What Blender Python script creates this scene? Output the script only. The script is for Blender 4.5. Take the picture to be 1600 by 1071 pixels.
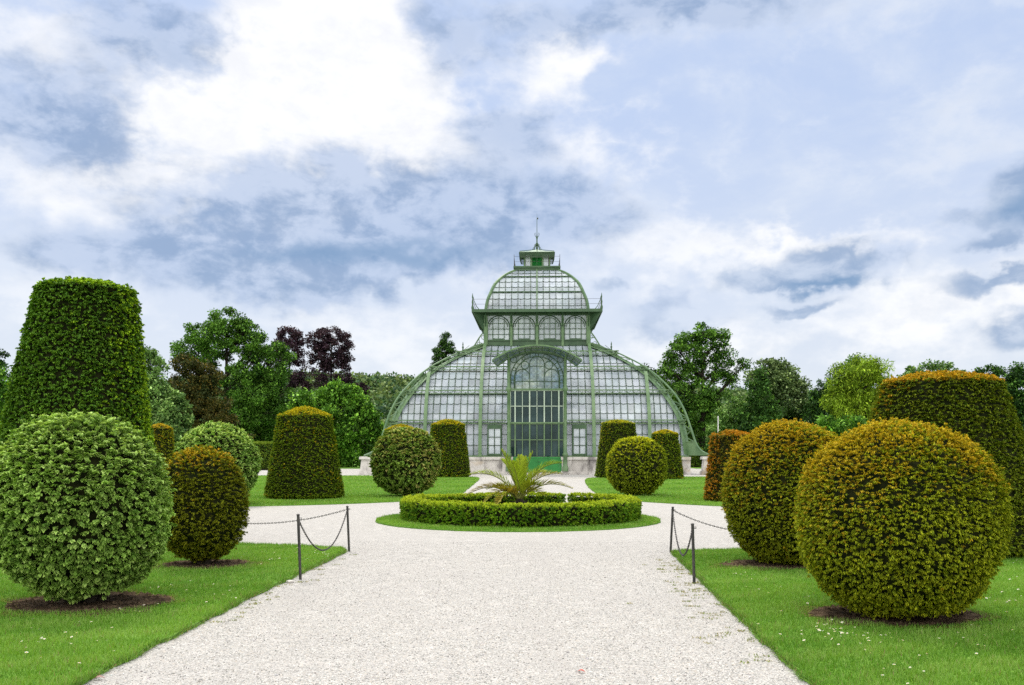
import bpy, bmesh, math, random
import numpy as np
from mathutils import Vector, Matrix

for _o in list(bpy.data.objects):
    bpy.data.objects.remove(_o)
scene = bpy.context.scene
COL = scene.collection
R = math.radians
F = 1400.0            # focal length in photo pixels
EYE = 1.65            # eye height
HZ = 709.0            # horizon row of the photo

# ------------------------------------------------------------------ camera
cam_data = bpy.data.cameras.new("camera")
cam = bpy.data.objects.new("camera", cam_data)
COL.objects.link(cam)
cam.location = (0, 0, EYE)
cam.rotation_euler = (R(90), 0, 0)
cam_data.sensor_width = 36.0
cam_data.lens = F / 1600 * 36.0
cam_data.shift_y = (HZ - 535.5) / 1600.0
cam_data.clip_start = 0.1
cam_data.clip_end = 6000
scene.camera = cam

# ------------------------------------------------------------------ render
scene.render.engine = 'CYCLES'
scene.view_settings.view_transform = 'Standard'
scene.view_settings.look = 'None'
scene.view_settings.gamma = 1.0
scene.view_settings.exposure = 0.0
scene.cycles.use_denoising = False
scene.cycles.max_bounces = 8
scene.cycles.diffuse_bounces = 3
scene.cycles.glossy_bounces = 3
scene.cycles.transmission_bounces = 4
scene.cycles.transparent_max_bounces = 16
scene.cycles.use_adaptive_sampling = True
scene.cycles.adaptive_threshold = 0.008

# ------------------------------------------------------------------ sun + sky
SUN_AZ, SUN_EL = R(-24), R(56)
sd = bpy.data.lights.new("sun", 'SUN')
sun = bpy.data.objects.new("sun", sd)
COL.objects.link(sun)
sd.energy = 2.3
sd.angle = R(11)
sd.color = (1.0, 0.92, 0.80)
sdir = Vector((math.sin(SUN_AZ) * math.cos(SUN_EL), math.cos(SUN_AZ) * math.cos(SUN_EL), math.sin(SUN_EL)))
sun.rotation_euler = sdir.to_track_quat('Z', 'Y').to_euler()
sun.location = sdir * 60

world = bpy.data.worlds.new("World")
scene.world = world
world.use_nodes = True
wt = world.node_tree
wt.nodes.clear()


class G:
    """tiny node-graph writer"""
    def __init__(self, tree):
        self.t = tree

    def n(self, kind, **kw):
        nd = self.t.nodes.new(kind)
        for k, v in kw.items():
            setattr(nd, k, v)
        return nd

    def put(self, sock, v):
        if isinstance(v, bpy.types.NodeSocket):
            self.t.links.new(v, sock)
        elif v is not None:
            if isinstance(v, (tuple, list)) and len(v) == 3 and len(sock.default_value) == 4:
                v = (*v, 1.0)
            sock.default_value = v

    def m(self, op, a, b=None, c=None, clamp=False):
        nd = self.n('ShaderNodeMath', operation=op, use_clamp=clamp)
        self.put(nd.inputs[0], a)
        if b is not None:
            self.put(nd.inputs[1], b)
        if c is not None:
            self.put(nd.inputs[2], c)
        return nd.outputs[0]

    def mix(self, fac, a, b, blend='MIX'):
        nd = self.n('ShaderNodeMix', data_type='RGBA', blend_type=blend)
        self.put(nd.inputs[0], fac)
        self.put(nd.inputs[6], a)
        self.put(nd.inputs[7], b)
        return nd.outputs[2]

    def step(self, v, lo, hi):
        nd = self.n('ShaderNodeMapRange', interpolation_type='SMOOTHSTEP')
        self.put(nd.inputs[0], v)
        nd.inputs[1].default_value = lo
        nd.inputs[2].default_value = hi
        return nd.outputs[0]

    def noise(self, vec, scale, detail=4, rough=0.55, dist=0.0):
        nd = self.n('ShaderNodeTexNoise')
        if vec is not None:
            self.put(nd.inputs['Vector'], vec)
        nd.inputs['Scale'].default_value = scale
        nd.inputs['Detail'].default_value = detail
        nd.inputs['Roughness'].default_value = rough
        nd.inputs['Distortion'].default_value = dist
        return nd.outputs[0]

    def scale(self, vec, s, off=(0, 0, 0)):
        nd = self.n('ShaderNodeMapping')
        self.put(nd.inputs[0], vec)
        nd.inputs[1].default_value = off
        nd.inputs[3].default_value = s
        return nd.outputs[0]


g = G(wt)
out = g.n('ShaderNodeOutputWorld')
tc = g.n('ShaderNodeTexCoord')
D3 = tc.outputs['Generated']
sep = g.n('ShaderNodeSeparateXYZ')
g.put(sep.inputs[0], D3)
az0 = g.m('ARCTAN2', sep.outputs[0], sep.outputs[1])
el0 = g.m('ARCSINE', sep.outputs[2])
nv = g.scale(D3, (1, 1, 1.7))
w1 = g.noise(nv, 5.5, 7, 0.58)
w2 = g.noise(g.scale(D3, (1, 1, 1.7), (3.1, 7.7, 1.3)), 5.5, 7, 0.58)
az = g.m('MULTIPLY_ADD', g.m('SUBTRACT', w1, 0.5), 0.20, az0)
el = g.m('MULTIPLY_ADD', g.m('SUBTRACT', w2, 0.5), 0.12, el0)
# puffy edges: billowed noise pushes the outlines in and out
p1 = g.m('ABSOLUTE', g.m('SUBTRACT', g.noise(g.scale(D3, (1, 1, 1.3), (5.1, 2.2, 8.8)), 15.0, 5, 0.55), 0.5))
p2 = g.m('ABSOLUTE', g.m('SUBTRACT', g.noise(g.scale(D3, (1, 1, 1.3), (0.7, 6.1, 3.9)), 15.0, 5, 0.55), 0.5))
az = g.m('MULTIPLY_ADD', g.m('SUBTRACT', p1, 0.1), 0.13, az)
el = g.m('MULTIPLY_ADD', g.m('SUBTRACT', p2, 0.1), 0.10, el)
fbm = g.m('SUBTRACT', g.noise(g.scale(D3, (1, 1, 2.0), (1.7, 0.4, 2.2)), 7.0, 9, 0.60, 0.25), 0.5)
fine = g.m('SUBTRACT', g.noise(g.scale(D3, (1, 1, 1.8), (9.2, 3.4, 0.2)), 17.0, 6, 0.62, 0.2), 0.5)


azc = g.m('MULTIPLY_ADD', g.m('SUBTRACT', w1, 0.5), 0.07, az0)
elc = g.m('MULTIPLY_ADD', g.m('SUBTRACT', w2, 0.5), 0.045, el0)
azc = g.m('MULTIPLY_ADD', g.m('SUBTRACT', p1, 0.1), 0.10, azc)
elc = g.m('MULTIPLY_ADD', g.m('SUBTRACT', p2, 0.1), 0.07, elc)


def blobs(lst, az=az, el=el):
    """sum of soft ellipses over (azimuth, elevation); given by where they stand in the view"""
    acc = 0.0
    for (px, py, sx, sy, amp) in lst:
        a = math.atan2(px - 800, F)
        hyp = math.hypot(px - 800, F)
        e = math.atan2(HZ - py, hyp)
        sa, se = sx / F, sy / F
        dx = g.m('MULTIPLY_ADD', az, 1 / sa, -a / sa)
        dy = g.m('MULTIPLY_ADD', el, 1 / se, -e / se)
        q = g.m('MULTIPLY_ADD', dy, dy, g.m('MULTIPLY', dx, dx))
        ex = g.m('EXPONENT', g.m('MULTIPLY', q, -1.0))
        acc = g.m('MULTIPLY_ADD', ex, amp, acc)
    return acc


# white, sun-filled cloud
white = blobs([(490, 80, 190, 150, 1.1), (350, 190, 210, 85, 0.9), (590, 170, 130, 80, 0.8), (120, 295, 150, 55, 0.8), (210, 170, 60, 60, 0.5),
               (880, 110, 70, 45, 0.8), (30, 60, 90, 40, 0.5), (520, 245, 90, 35, 0.5), (930, 240, 110, 60, 0.45),
               (1250, 378, 110, 26, 0.9), (1480, 490, 220, 60, 0.65), (1060, 400, 80, 60, 0.4), (1120, 560, 200, 40, 0.5), (600, 530, 200, 50, 0.30),
               (760, 440, 60, 30, 0.4), (100, 480, 130, 40, 0.35), (960, 420, 60, 60, 0.35)])
# grey-blue cloud
grey = blobs([(235, 60, 120, 50, 1.0), (60, 170, 110, 70, 0.85), (140, 240, 80, 35, 0.5), (560, 300, 230, 70, 0.75),
              (640, 370, 250, 56, 1.05), (330, 370, 240, 54, 0.90), (480, 440, 200, 40, 0.55), (690, 60, 60, 90, 0.55),
              (850, 40, 170, 45, 0.70), (1090, 10, 130, 30, 0.6), (800, 205, 85, 38, 0.75), (860, 320, 80, 50, 0.5),
              (200, 440, 160, 50, 0.45), (1000, 490, 75, 30, 0.55), (1040, 525, 90, 22, 0.45), (30, 400, 90, 30, 0.3)])
# small distinct cumulus with dark undersides
cumul = blobs([(1290, 415, 84, 33, 1.2), (1180, 440, 80, 17, 0.9), (1230, 485, 58, 11, 0.85), (1600, 310, 52, 42, 1.15),
               (1535, 388, 46, 16, 0.85), (1550, 440, 75, 13, 0.85), (1600, 520, 50, 28, 0.95), (1490, 350, 50, 14, 0.5),
               (1490, 465, 40, 12, 0.4), (935, 450, 30, 14, 0.5)], azc, elc)
under = blobs([(1305, 452, 100, 15, 1.2), (1590, 340, 60, 30, 0.8), (640, 400, 210, 24, 0.75), (420, 395, 130, 22, 0.4),
               (250, 80, 70, 30, 0.35), (1600, 545, 60, 18, 0.5), (1230, 495, 40, 8, 0.4)], azc, elc)
puff = g.m('SUBTRACT', 0.12, p1)
nodes_white = g.step(g.m('MULTIPLY_ADD', puff, 1.2, g.m('MULTIPLY_ADD', fine, 0.6, g.m('MULTIPLY_ADD', fbm, 1.25, white))), 0.06, 0.85)
nodes_grey = g.step(g.m('MULTIPLY_ADD', puff, 1.5, g.m('MULTIPLY_ADD', fine, 0.55, g.m('MULTIPLY_ADD', fbm, 1.5, grey))), 0.22, 0.92)
nodes_cum = g.step(g.m('MULTIPLY_ADD', puff, 0.9, g.m('MULTIPLY_ADD', fine, 0.55, g.m('MULTIPLY_ADD', fbm, 0.45, cumul))), 0.20, 0.78)
nodes_und = g.m('MULTIPLY', g.step(g.m('MULTIPLY_ADD', fine, 0.6, under), 0.15, 1.0),
                g.m('MAXIMUM', nodes_grey, nodes_cum))
nis = g.n('ShaderNodeTexSky', sky_type='NISHITA', sun_disc=False)
nis.sun_elevation = SUN_EL
nis.sun_rotation = SUN_AZ
nis.altitude = 200
nis.air_density = 1.0
nis.dust_density = 1.5
bg_sky = g.n('ShaderNodeBackground')
g.put(bg_sky.inputs[0], nis.outputs[0])
bg_sky.inputs[1].default_value = 0.10
# broad veil: slightly bluer up to the right, whiter near the horizon
veil = g.mix(g.step(el0, 0.02, 0.40), (0.79, 0.85, 0.95), (0.57, 0.69, 0.94))
veil = g.mix(g.m('MULTIPLY', g.step(fbm, -0.12, 0.22), 0.55), veil, (0.84, 0.90, 0.99))
c = g.mix(nodes_white, veil, g.mix(g.step(g.m('MULTIPLY_ADD', puff, 0.8, fine), -0.16, 0.12), (0.98, 0.99, 1.02), (1.08, 1.08, 1.09)))
greycol = g.mix(g.step(g.m('MULTIPLY_ADD', puff, 0.8, fine), -0.10, 0.16), (0.25, 0.375, 0.60), (0.54, 0.645, 0.85))
c = g.mix(g.m('MULTIPLY', nodes_grey, 0.86), c, greycol)
cumcol = g.mix(g.step(g.m('MULTIPLY_ADD', fbm, 0.6, fine), -0.12, 0.2), (0.31, 0.43, 0.64), (0.62, 0.71, 0.87))
c = g.mix(g.m('MULTIPLY', nodes_cum, 0.9), c, cumcol)
c = g.mix(g.m('MULTIPLY', nodes_und, 0.75), c, (0.15, 0.30, 0.53))
bg_cl = g.n('ShaderNodeBackground')
g.put(bg_cl.inputs[0], c)
# an overcast sky is brightest overhead; behind the viewpoint brightened as added fill light
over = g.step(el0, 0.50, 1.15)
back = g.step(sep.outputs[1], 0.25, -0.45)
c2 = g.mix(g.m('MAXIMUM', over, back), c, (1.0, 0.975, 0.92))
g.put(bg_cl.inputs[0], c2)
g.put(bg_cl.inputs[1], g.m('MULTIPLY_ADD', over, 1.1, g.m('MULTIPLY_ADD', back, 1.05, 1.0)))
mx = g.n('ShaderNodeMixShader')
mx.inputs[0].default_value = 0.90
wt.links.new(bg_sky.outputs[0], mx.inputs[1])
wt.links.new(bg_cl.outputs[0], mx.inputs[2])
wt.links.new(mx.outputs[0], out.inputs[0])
world.cycles.sampling_method = 'MANUAL'
world.cycles.sample_map_resolution = 512


# ------------------------------------------------------------------ helpers: objects
def tag(o, label=None, cat=None, group=None, kind=None):
    if label: o['label'] = label
    if cat: o['category'] = cat
    if group: o['group'] = group
    if kind: o['kind'] = kind
    return o


def empty(name, loc, rz=0.0):
    o = bpy.data.objects.new(name, None)
    o.empty_display_size = 0.3
    o.location = loc
    o.rotation_euler = (0, 0, rz)
    COL.objects.link(o)
    return o


def px(x, y, D):
    """photo pixel at distance D -> world X, Z"""
    return (x - 800) / F * D, EYE + (HZ - y) / F * D


def link_mesh(name, me, mats, parent=None, loc=None):
    o = bpy.data.objects.new(name, me)
    for m_ in (mats if isinstance(mats, (list, tuple)) else [mats]):
        me.materials.append(m_)
    COL.objects.link(o)
    if parent is not None:
        o.parent = parent
    if loc is not None:
        o.location = loc
    return o


def np_mesh(name, V, faces, col=None, midx=None, smooth=None):
    """fast mesh: V (n,3); faces: list of int arrays, each (k,3) or (k,4)"""
    me = bpy.data.meshes.new(name)
    V = np.asarray(V, dtype=np.float32)
    me.vertices.add(len(V))
    me.vertices.foreach_set('co', V.ravel())
    faces = [np.asarray(f, dtype=np.int32) for f in faces if len(f)]
    nl = sum(f.size for f in faces)
    npoly = sum(len(f) for f in faces)
    me.loops.add(nl)
    me.polygons.add(npoly)
    me.loops.foreach_set('vertex_index', np.concatenate([f.ravel() for f in faces]))
    tot = np.concatenate([np.full(len(f), f.shape[1], dtype=np.int32) for f in faces])
    start = np.concatenate([[0], np.cumsum(tot)[:-1]]).astype(np.int32)
    me.polygons.foreach_set('loop_start', start)
    me.polygons.foreach_set('loop_total', tot)
    if midx is not None:
        me.polygons.foreach_set('material_index', np.asarray(midx, dtype=np.int32))
    if smooth is not None:
        me.polygons.foreach_set('use_smooth', np.asarray(smooth, dtype=bool))
    me.update(calc_edges=True)
    if col is not None:
        ca = me.color_attributes.new('Col', 'FLOAT_COLOR', 'POINT')
        c4 = np.ones((len(V), 4), dtype=np.float32)
        c4[:, :3] = col
        ca.data.foreach_set('color', c4.ravel())
    return me


class MB:
    """collects boxes, bars, tubes; build() links them as ONE mesh object"""
    def __init__(self, xf=None):
        self.v, self.f, self.s, self.xf = [], [], [], xf

    def add(self, pts, faces, smooth=False):
        n = len(self.v)
        for p in pts:
            p = (float(p[0]), float(p[1]), float(p[2]))
            self.v.append(self.xf(p) if self.xf else p)
        for f in faces:
            self.f.append([n + i for i in f])
            self.s.append(smooth)

    BOXF = [(0, 3, 2, 1), (4, 5, 6, 7), (0, 1, 5, 4), (1, 2, 6, 5), (2, 3, 7, 6), (3, 0, 4, 7)]

    def box(self, x0, x1, y0, y1, z0, z1, taper=0.0):
        t = taper
        self.add([(x0, y0, z0), (x1, y0, z0), (x1, y1, z0), (x0, y1, z0),
                  (x0 + t, y0 + t, z1), (x1 - t, y0 + t, z1), (x1 - t, y1 - t, z1), (x0 + t, y1 - t, z1)], self.BOXF)

    def bar(self, a, b, w, h=None, up=(0, 0, 1)):
        h = h or w
        a, b, up = Vector(a), Vector(b), Vector(up)
        d = b - a
        if d.length < 1e-6:
            return
        d.normalize()
        s = d.cross(up)
        if s.length < 1e-4:
            s = d.cross(Vector((1, 0, 0)))
        s.normalize()
        u = s.cross(d)
        s, u = s * w / 2, u * h / 2
        self.add([a - s - u, a + s - u, a + s + u, a - s + u, b - s - u, b + s - u, b + s + u, b - s + u],
                 [(0, 1, 2, 3), (7, 6, 5, 4), (4, 5, 1, 0), (5, 6, 2, 1), (6, 7, 3, 2), (7, 4, 0, 3)])

    def tube(self, path, rad, n=8, cap=True):
        path = [Vector(p) for p in path]
        if not isinstance(rad, (list, tuple, np.ndarray)):
            rad = [rad] * len(path)
        pts = []
        for i, p in enumerate(path):
            d = (path[min(i + 1, len(path) - 1)] - path[max(i - 1, 0)]).normalized()
            ref = Vector((0, 0, 1)) if abs(d.z) < 0.9 else Vector((0, 1, 0))
            s = d.cross(ref).normalized()
            u = s.cross(d)
            for k in range(n):
                a = 2 * math.pi * k / n
                pts.append(p + (s * math.cos(a) + u * math.sin(a)) * rad[i])
        fs = []
        for i in range(len(path) - 1):
            for k in range(n):
                fs.append((i * n + k, i * n + (k + 1) % n, (i + 1) * n + (k + 1) % n, (i + 1) * n + k))
        self.add(pts, fs, True)
        if cap:
            m = len(path)
            self.add([pts[k] for k in range(n)], [tuple(range(n))])
            self.add([pts[(m - 1) * n + k] for k in range(n)], [tuple(range(n - 1, -1, -1))])

    def lathe(self, prof, c=(0, 0), n=16):
        pts, fs = [], []
        for (r, z) in prof:
            for k in range(n):
                a = 2 * math.pi * k / n
                pts.append((c[0] + r * math.cos(a), c[1] + r * math.sin(a), z))
        for i in range(len(prof) - 1):
            for k in range(n):
                fs.append((i * n + k, i * n + (k + 1) % n, (i + 1) * n + (k + 1) % n, (i + 1) * n + k))
        self.add(pts, fs, True)
        self.add(pts[:n], [tuple(range(n - 1, -1, -1))])
        self.add(pts[-n:], [tuple(range(n))])

    def ring(self, c, r, rad, axis='y', n=20, m=5, a0=0.0, a1=2 * math.pi, ry=None):
        """arc tube in the xz plane"""
        ry = ry or r
        pp = []
        for k in range(n + 1):
            a = a0 + (a1 - a0) * k / n
            pp.append((c[0] + r * math.cos(a), c[1], c[2] + ry * math.sin(a)))
        self.tube(pp, rad, m, cap=False)

    def build(self, name, mat, parent=None, loc=None):
        me = bpy.data.meshes.new(name)
        me.from_pydata(self.v, [], self.f)
        me.polygons.foreach_set('use_smooth', np.array(self.s, dtype=bool))
        me.update()
        return link_mesh(name, me, mat, parent, loc)


# ------------------------------------------------------------------ helpers: materials
def new_mat(name):
    m_ = bpy.data.materials.new(name)
    m_.use_nodes = True
    t = m_.node_tree
    t.nodes.clear()
    gg = G(t)
    o = gg.n('ShaderNodeOutputMaterial')
    return m_, gg, o


def principled(gg, o, color, rough=0.6, spec=0.4, metal=0.0, alpha=None, bump=None, bump_s=0.3, bump_d=0.02):
    p = gg.n('ShaderNodeBsdfPrincipled')
    gg.put(p.inputs['Base Color'], color)
    gg.put(p.inputs['Roughness'], rough)
    p.inputs['Specular IOR Level'].default_value = spec
    p.inputs['Metallic'].default_value = metal
    if alpha is not None:
        gg.put(p.inputs['Alpha'], alpha)
    if bump is not None:
        b = gg.n('ShaderNodeBump')
        b.inputs['Strength'].default_value = bump_s
        b.inputs['Distance'].default_value = bump_d
        gg.put(b.inputs['Height'], bump)
        gg.t.links.new(b.outputs[0], p.inputs['Normal'])
    gg.t.links.new(p.outputs[0], o.inputs[0])
    return p


def mat_leaf(name, trans=0.28, rough=0.55, spec=0.3, tint=(1, 1, 1)):
    m_, gg, o = new_mat(name)
    at = gg.n('ShaderNodeAttribute', attribute_name='Col')
    colr = at.outputs['Color']
    if tint != (1, 1, 1):
        colr = gg.mix(1.0, colr, tint, 'MULTIPLY')
    p = gg.n('ShaderNodeBsdfPrincipled')
    gg.put(p.inputs['Base Color'], colr)
    p.inputs['Roughness'].default_value = rough
    p.inputs['Specular IOR Level'].default_value = spec
    tr = gg.n('ShaderNodeBsdfTranslucent')
    gg.put(tr.inputs[0], gg.mix(1.0, colr, (1.25, 1.2, 0.6), 'MULTIPLY'))
    ms = gg.n('ShaderNodeMixShader')
    ms.inputs[0].default_value = trans
    gg.t.links.new(p.outputs[0], ms.inputs[1])
    gg.t.links.new(tr.outputs[0], ms.inputs[2])
    gg.t.links.new(ms.outputs[0], o.inputs[0])
    return m_


def mat_noise(name, c1, c2, scale=4, rough=0.7, spec=0.3, detail=6, bump_s=0.2, bump_d=0.01, lo=0.35, hi=0.65, metal=0.0):
    m_, gg, o = new_mat(name)
    t = gg.n('ShaderNodeTexCoord').outputs['Object']
    nz = gg.noise(t, scale, detail, 0.6)
    colr = gg.mix(gg.step(nz, lo, hi), c1, c2)
    principled(gg, o, colr, rough, spec, metal, None, gg.noise(t, scale * 6, 4, 0.6), bump_s, bump_d)
    return m_


M = {}
M['leaf'] = mat_leaf('leaf', 0.20, 0.6, 0.14)
M['needle'] = mat_leaf('needle', 0.22, 0.65, 0.10)
M['blade'] = mat_leaf('grass_blade', 0.3, 0.5, 0.25)
M['bark'] = mat_noise('bark', (0.014, 0.012, 0.009), (0.042, 0.035, 0.027), 6, 0.9, 0.1, 6, 0.6, 0.03)
M['core'] = mat_noise('dark_core', (0.008, 0.012, 0.004), (0.020, 0.022, 0.008), 9, 0.95, 0.05)  # solid filler inside foliage; twig colour darkened to read as shade


def mat_green(name, c1, c2, rough=0.45):
    m_, gg, o = new_mat(name)
    t = gg.n('ShaderNodeTexCoord').outputs['Object']
    nz = gg.noise(t, 1.3, 7, 0.65)
    colr = gg.mix(gg.step(nz, 0.3, 0.7), c1, c2)
    streak = gg.noise(gg.scale(t, (5, 5, 0.6)), 2.0, 5, 0.6)
    colr = gg.mix(gg.m('MULTIPLY', gg.step(streak, 0.55, 0.75), 0.35), colr, (0.10, 0.12, 0.09))
    principled(gg, o, colr, rough, 0.4)
    return m_


M['paint'] = mat_green('green_paint', (0.080, 0.155, 0.070), (0.145, 0.235, 0.115))
M['paint_dark'] = mat_green('dark_green_paint', (0.030, 0.072, 0.034), (0.058, 0.118, 0.056))
M['bar'] = mat_green('dark_bar_paint', (0.014, 0.042, 0.020), (0.030, 0.072, 0.034))
M['paint_door'] = mat_green('door_green_paint', (0.014, 0.17, 0.030), (0.028, 0.23, 0.05), 0.4)
M['paint_pale'] = mat_green('pale_green_paint', (0.34, 0.44, 0.35), (0.46, 0.55, 0.46))
M['iron'] = mat_noise('dark_iron', (0.018, 0.018, 0.02), (0.05, 0.045, 0.042), 20, 0.5, 0.5, 6, 0.2, 0.002)


def mat_glass(name, base, var, alpha, rough, spec=0.6):
    m_, gg, o = new_mat(name)
    at = gg.n('ShaderNodeAttribute', attribute_name='Col')
    t = gg.n('ShaderNodeTexCoord').outputs['Object']
    nz = gg.noise(gg.scale(t, (0.5, 0.5, 1.0)), 0.55, 6, 0.6)
    colr = gg.mix(gg.step(nz, 0.35, 0.7), base, var)  # smooth tone drift painted in as broad reflections
    colr = gg.mix(1.0, colr, at.outputs['Color'], 'MULTIPLY')
    al = gg.m('MULTIPLY_ADD', gg.step(nz, 0.3, 0.7), 0.12, alpha - 0.06)
    p = principled(gg, o, colr, rough, spec, 0.0, al)
    return m_


M['glass'] = mat_glass('whitewashed_glass', (0.43, 0.49, 0.55), (0.64, 0.70, 0.76), 0.72, 0.07)
M['glass_clear'] = mat_glass('clear_dark_glass', (0.016, 0.036, 0.036), (0.04, 0.075, 0.08), 0.95, 0.03, 0.16)
M['glass_tracery'] = mat_glass('grey_glass', (0.10, 0.19, 0.28), (0.40, 0.45, 0.40), 0.92, 0.04, 0.2)  # blue and cream tones painted in as reflections on the tracery


def mat_stone(name):
    m_, gg, o = new_mat(name)
    t = gg.n('ShaderNodeTexCoord').outputs['Object']
    nz = gg.noise(t, 1.5, 8, 0.62)
    colr = gg.mix(gg.step(nz, 0.3, 0.7), (0.44, 0.42, 0.405), (0.64, 0.615, 0.59))
    st = gg.noise(gg.scale(t, (1, 1, 0.5), (4, 2, 7)), 0.9, 8, 0.66)
    colr = gg.mix(gg.m('MULTIPLY', gg.step(st, 0.52, 0.66), 0.8), colr, (0.13, 0.12, 0.12))
    st2 = gg.noise(gg.scale(t, (1, 1, 2.0), (1, 9, 3)), 0.5, 6, 0.6)
    colr = gg.mix(gg.m('MULTIPLY', gg.step(st2, 0.55, 0.68), 0.5), colr, (0.42, 0.33, 0.22))
    principled(gg, o, colr, 0.85, 0.2, 0, None, gg.noise(t, 14, 6, 0.6), 0.3, 0.02)
    return m_


M['stone'] = mat_stone('weathered_limestone')

# ================================================================== GROUND
def vor(gg, vec, scale, feature='F1'):
    nd = gg.n('ShaderNodeTexVoronoi', feature=feature)
    gg.put(nd.inputs['Vector'], vec)
    nd.inputs['Scale'].default_value = scale
    return nd


def mat_gravel():
    m_, gg, o = new_mat('gravel')
    t = gg.n('ShaderNodeTexCoord').outputs['Object']
    v1 = vor(gg, t, 74)
    v2 = vor(gg, gg.scale(t, (1, 1, 1), (3.3, 1.1, 0)), 130)
    s1 = gg.n('ShaderNodeSeparateColor'); gg.put(s1.inputs[0], v1.outputs['Color'])
    s2 = gg.n('ShaderNodeSeparateColor'); gg.put(s2.inputs[0], v2.outputs['Color'])
    colr = gg.mix(gg.step(s1.outputs[0], 0.0, 0.9), (0.275, 0.272, 0.264), (0.525, 0.517, 0.50))
    colr = gg.mix(gg.m('MULTIPLY', gg.step(s1.outputs[1], 0.78, 0.95), 0.6), colr, (0.50, 0.43, 0.35))
    colr = gg.mix(gg.m('MULTIPLY', gg.step(s2.outputs[0], 0.80, 0.95), 0.8), colr, (0.15, 0.145, 0.14))
    colr = gg.mix(gg.m('MULTIPLY', gg.step(s2.outputs[1], 0.86, 0.98), 0.8), colr, (0.80, 0.78, 0.75))
    gap = gg.step(v1.outputs['Distance'], 0.45, 0.75)
    colr = gg.mix(gg.m('MULTIPLY', gap, 0.45), colr, (0.28, 0.265, 0.25))
    big = gg.noise(t, 0.55, 6, 0.62)
    colr = gg.mix(gg.m('MULTIPLY', gg.step(big, 0.42, 0.68), 0.36), colr, (0.40, 0.385, 0.37))
    trk = gg.noise(gg.scale(t, (1.0, 0.10, 1), (2, 5, 0)), 1.1, 4, 0.55)
    colr = gg.mix(gg.m('MULTIPLY', gg.step(trk, 0.50, 0.68), 0.34), colr, (0.36, 0.345, 0.33))
    mid = gg.noise(t, 3.2, 5, 0.65)
    colr = gg.mix(gg.m('MULTIPLY', gg.step(mid, 0.5, 0.72), 0.2), colr, (0.72, 0.69, 0.66))
    h = gg.m('SUBTRACT', gg.noise(t, 30, 4, 0.6), gg.m('MULTIPLY', v1.outputs['Distance'], 0.8))
    principled(gg, o, colr, 0.9, 0.15, 0, None, h, 0.5, 0.012)
    return m_


def mat_lawn(name, a, b, c_):
    m_, gg, o = new_mat(name)
    t = gg.n('ShaderNodeTexCoord').outputs['Object']
    n1 = gg.noise(t, 0.45, 6, 0.6)
    n2 = gg.noise(t, 7, 6, 0.7)
    n3 = gg.noise(t, 60, 3, 0.7)
    colr = gg.mix(gg.step(n2, 0.3, 0.7), a, b)
    colr = gg.mix(gg.m('MULTIPLY', gg.step(n1, 0.42, 0.7), 0.55), colr, c_)
    colr = gg.mix(gg.m('MULTIPLY', gg.step(n3, 0.4, 0.62), 0.6), colr, (0.03, 0.085, 0.012))
    principled(gg, o, colr, 0.85, 0.1, 0, None, n3, 0.5, 0.03)
    return m_


M['gravel'] = mat_gravel()
M['lawn'] = mat_lawn('lawn_turf', (0.095, 0.235, 0.022), (0.165, 0.335, 0.040), (0.24, 0.38, 0.085))
M['field'] = mat_lawn('far_grass', (0.05, 0.13, 0.02), (0.07, 0.18, 0.03), (0.09, 0.17, 0.04))
M['soil'] = mat_noise('bare_soil', (0.05, 0.034, 0.022), (0.17, 0.12, 0.078), 9, 0.95, 0.05, 8, 0.9, 0.04)
M['straw'] = mat_noise('worn_turf', (0.20, 0.15, 0.06), (0.13, 0.16, 0.04), 9, 0.95, 0.05, 8, 0.9, 0.03)


def poly_sheet(name, pts, z, mat, skirt=0.0, kind='structure'):
    bm = bmesh.new()
    vs = [bm.verts.new((x, y, z)) for x, y in pts]
    f = bm.faces.new(vs)
    if f.normal.z < 0:
        f.normal_flip()
    if skirt:
        lo = [bm.verts.new((x, y, z - skirt)) for x, y in pts]
        n = len(pts)
        for i in range(n):
            bm.faces.new((vs[i], vs[(i + 1) % n], lo[(i + 1) % n], lo[i]))
    bmesh.ops.recalc_face_normals(bm, faces=bm.faces)
    bmesh.ops.triangulate(bm, faces=[f])
    me = bpy.data.meshes.new(name)
    bm.to_mesh(me)
    bm.free()
    o = link_mesh(name, me, mat)
    o['kind'] = kind
    return o


# one ground sheet to the horizon with a gentle rise of wooded hills far behind
gm = MB()
gm.add([(-3000, -60, -0.02), (3000, -60, -0.02), (3000, 4000, -0.02), (-3000, 4000, -0.02)], [(0, 1, 2, 3)])
tag(gm.build('ground', M['field']), kind='structure')
poly_sheet('gravel_path', [(-46, -8), (46, -8), (46, 112), (-46, 112)], 0.0, M['gravel'])


def dense(pts, step=0.25, jit=0.02, seed=1):
    """resample a closed outline with slightly ragged edge"""
    rng = random.Random(seed)
    outp = []
    n = len(pts)
    for i in range(n):
        a, b = pts[i], pts[(i + 1) % n]
        L = math.hypot(b[0] - a[0], b[1] - a[1])
        k = max(1, min(80, int(L / step)))
        for j in range(k):
            t = j / k
            outp.append((a[0] + (b[0] - a[0]) * t + rng.uniform(-jit, jit), a[1] + (b[1] - a[1]) * t + rng.uniform(-jit, jit)))
    return outp


def smooth_poly(pts, rounds=2):
    for _ in range(rounds):
        q = []
        n = len(pts)
        for i in range(n):
            a, b = pts[i], pts[(i + 1) % n]
            q += [(a[0] * .8 + b[0] * .2, a[1] * .8 + b[1] * .2), (a[0] * .2 + b[0] * .8, a[1] * .2 + b[1] * .8)]
        pts = q
    return pts


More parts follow.
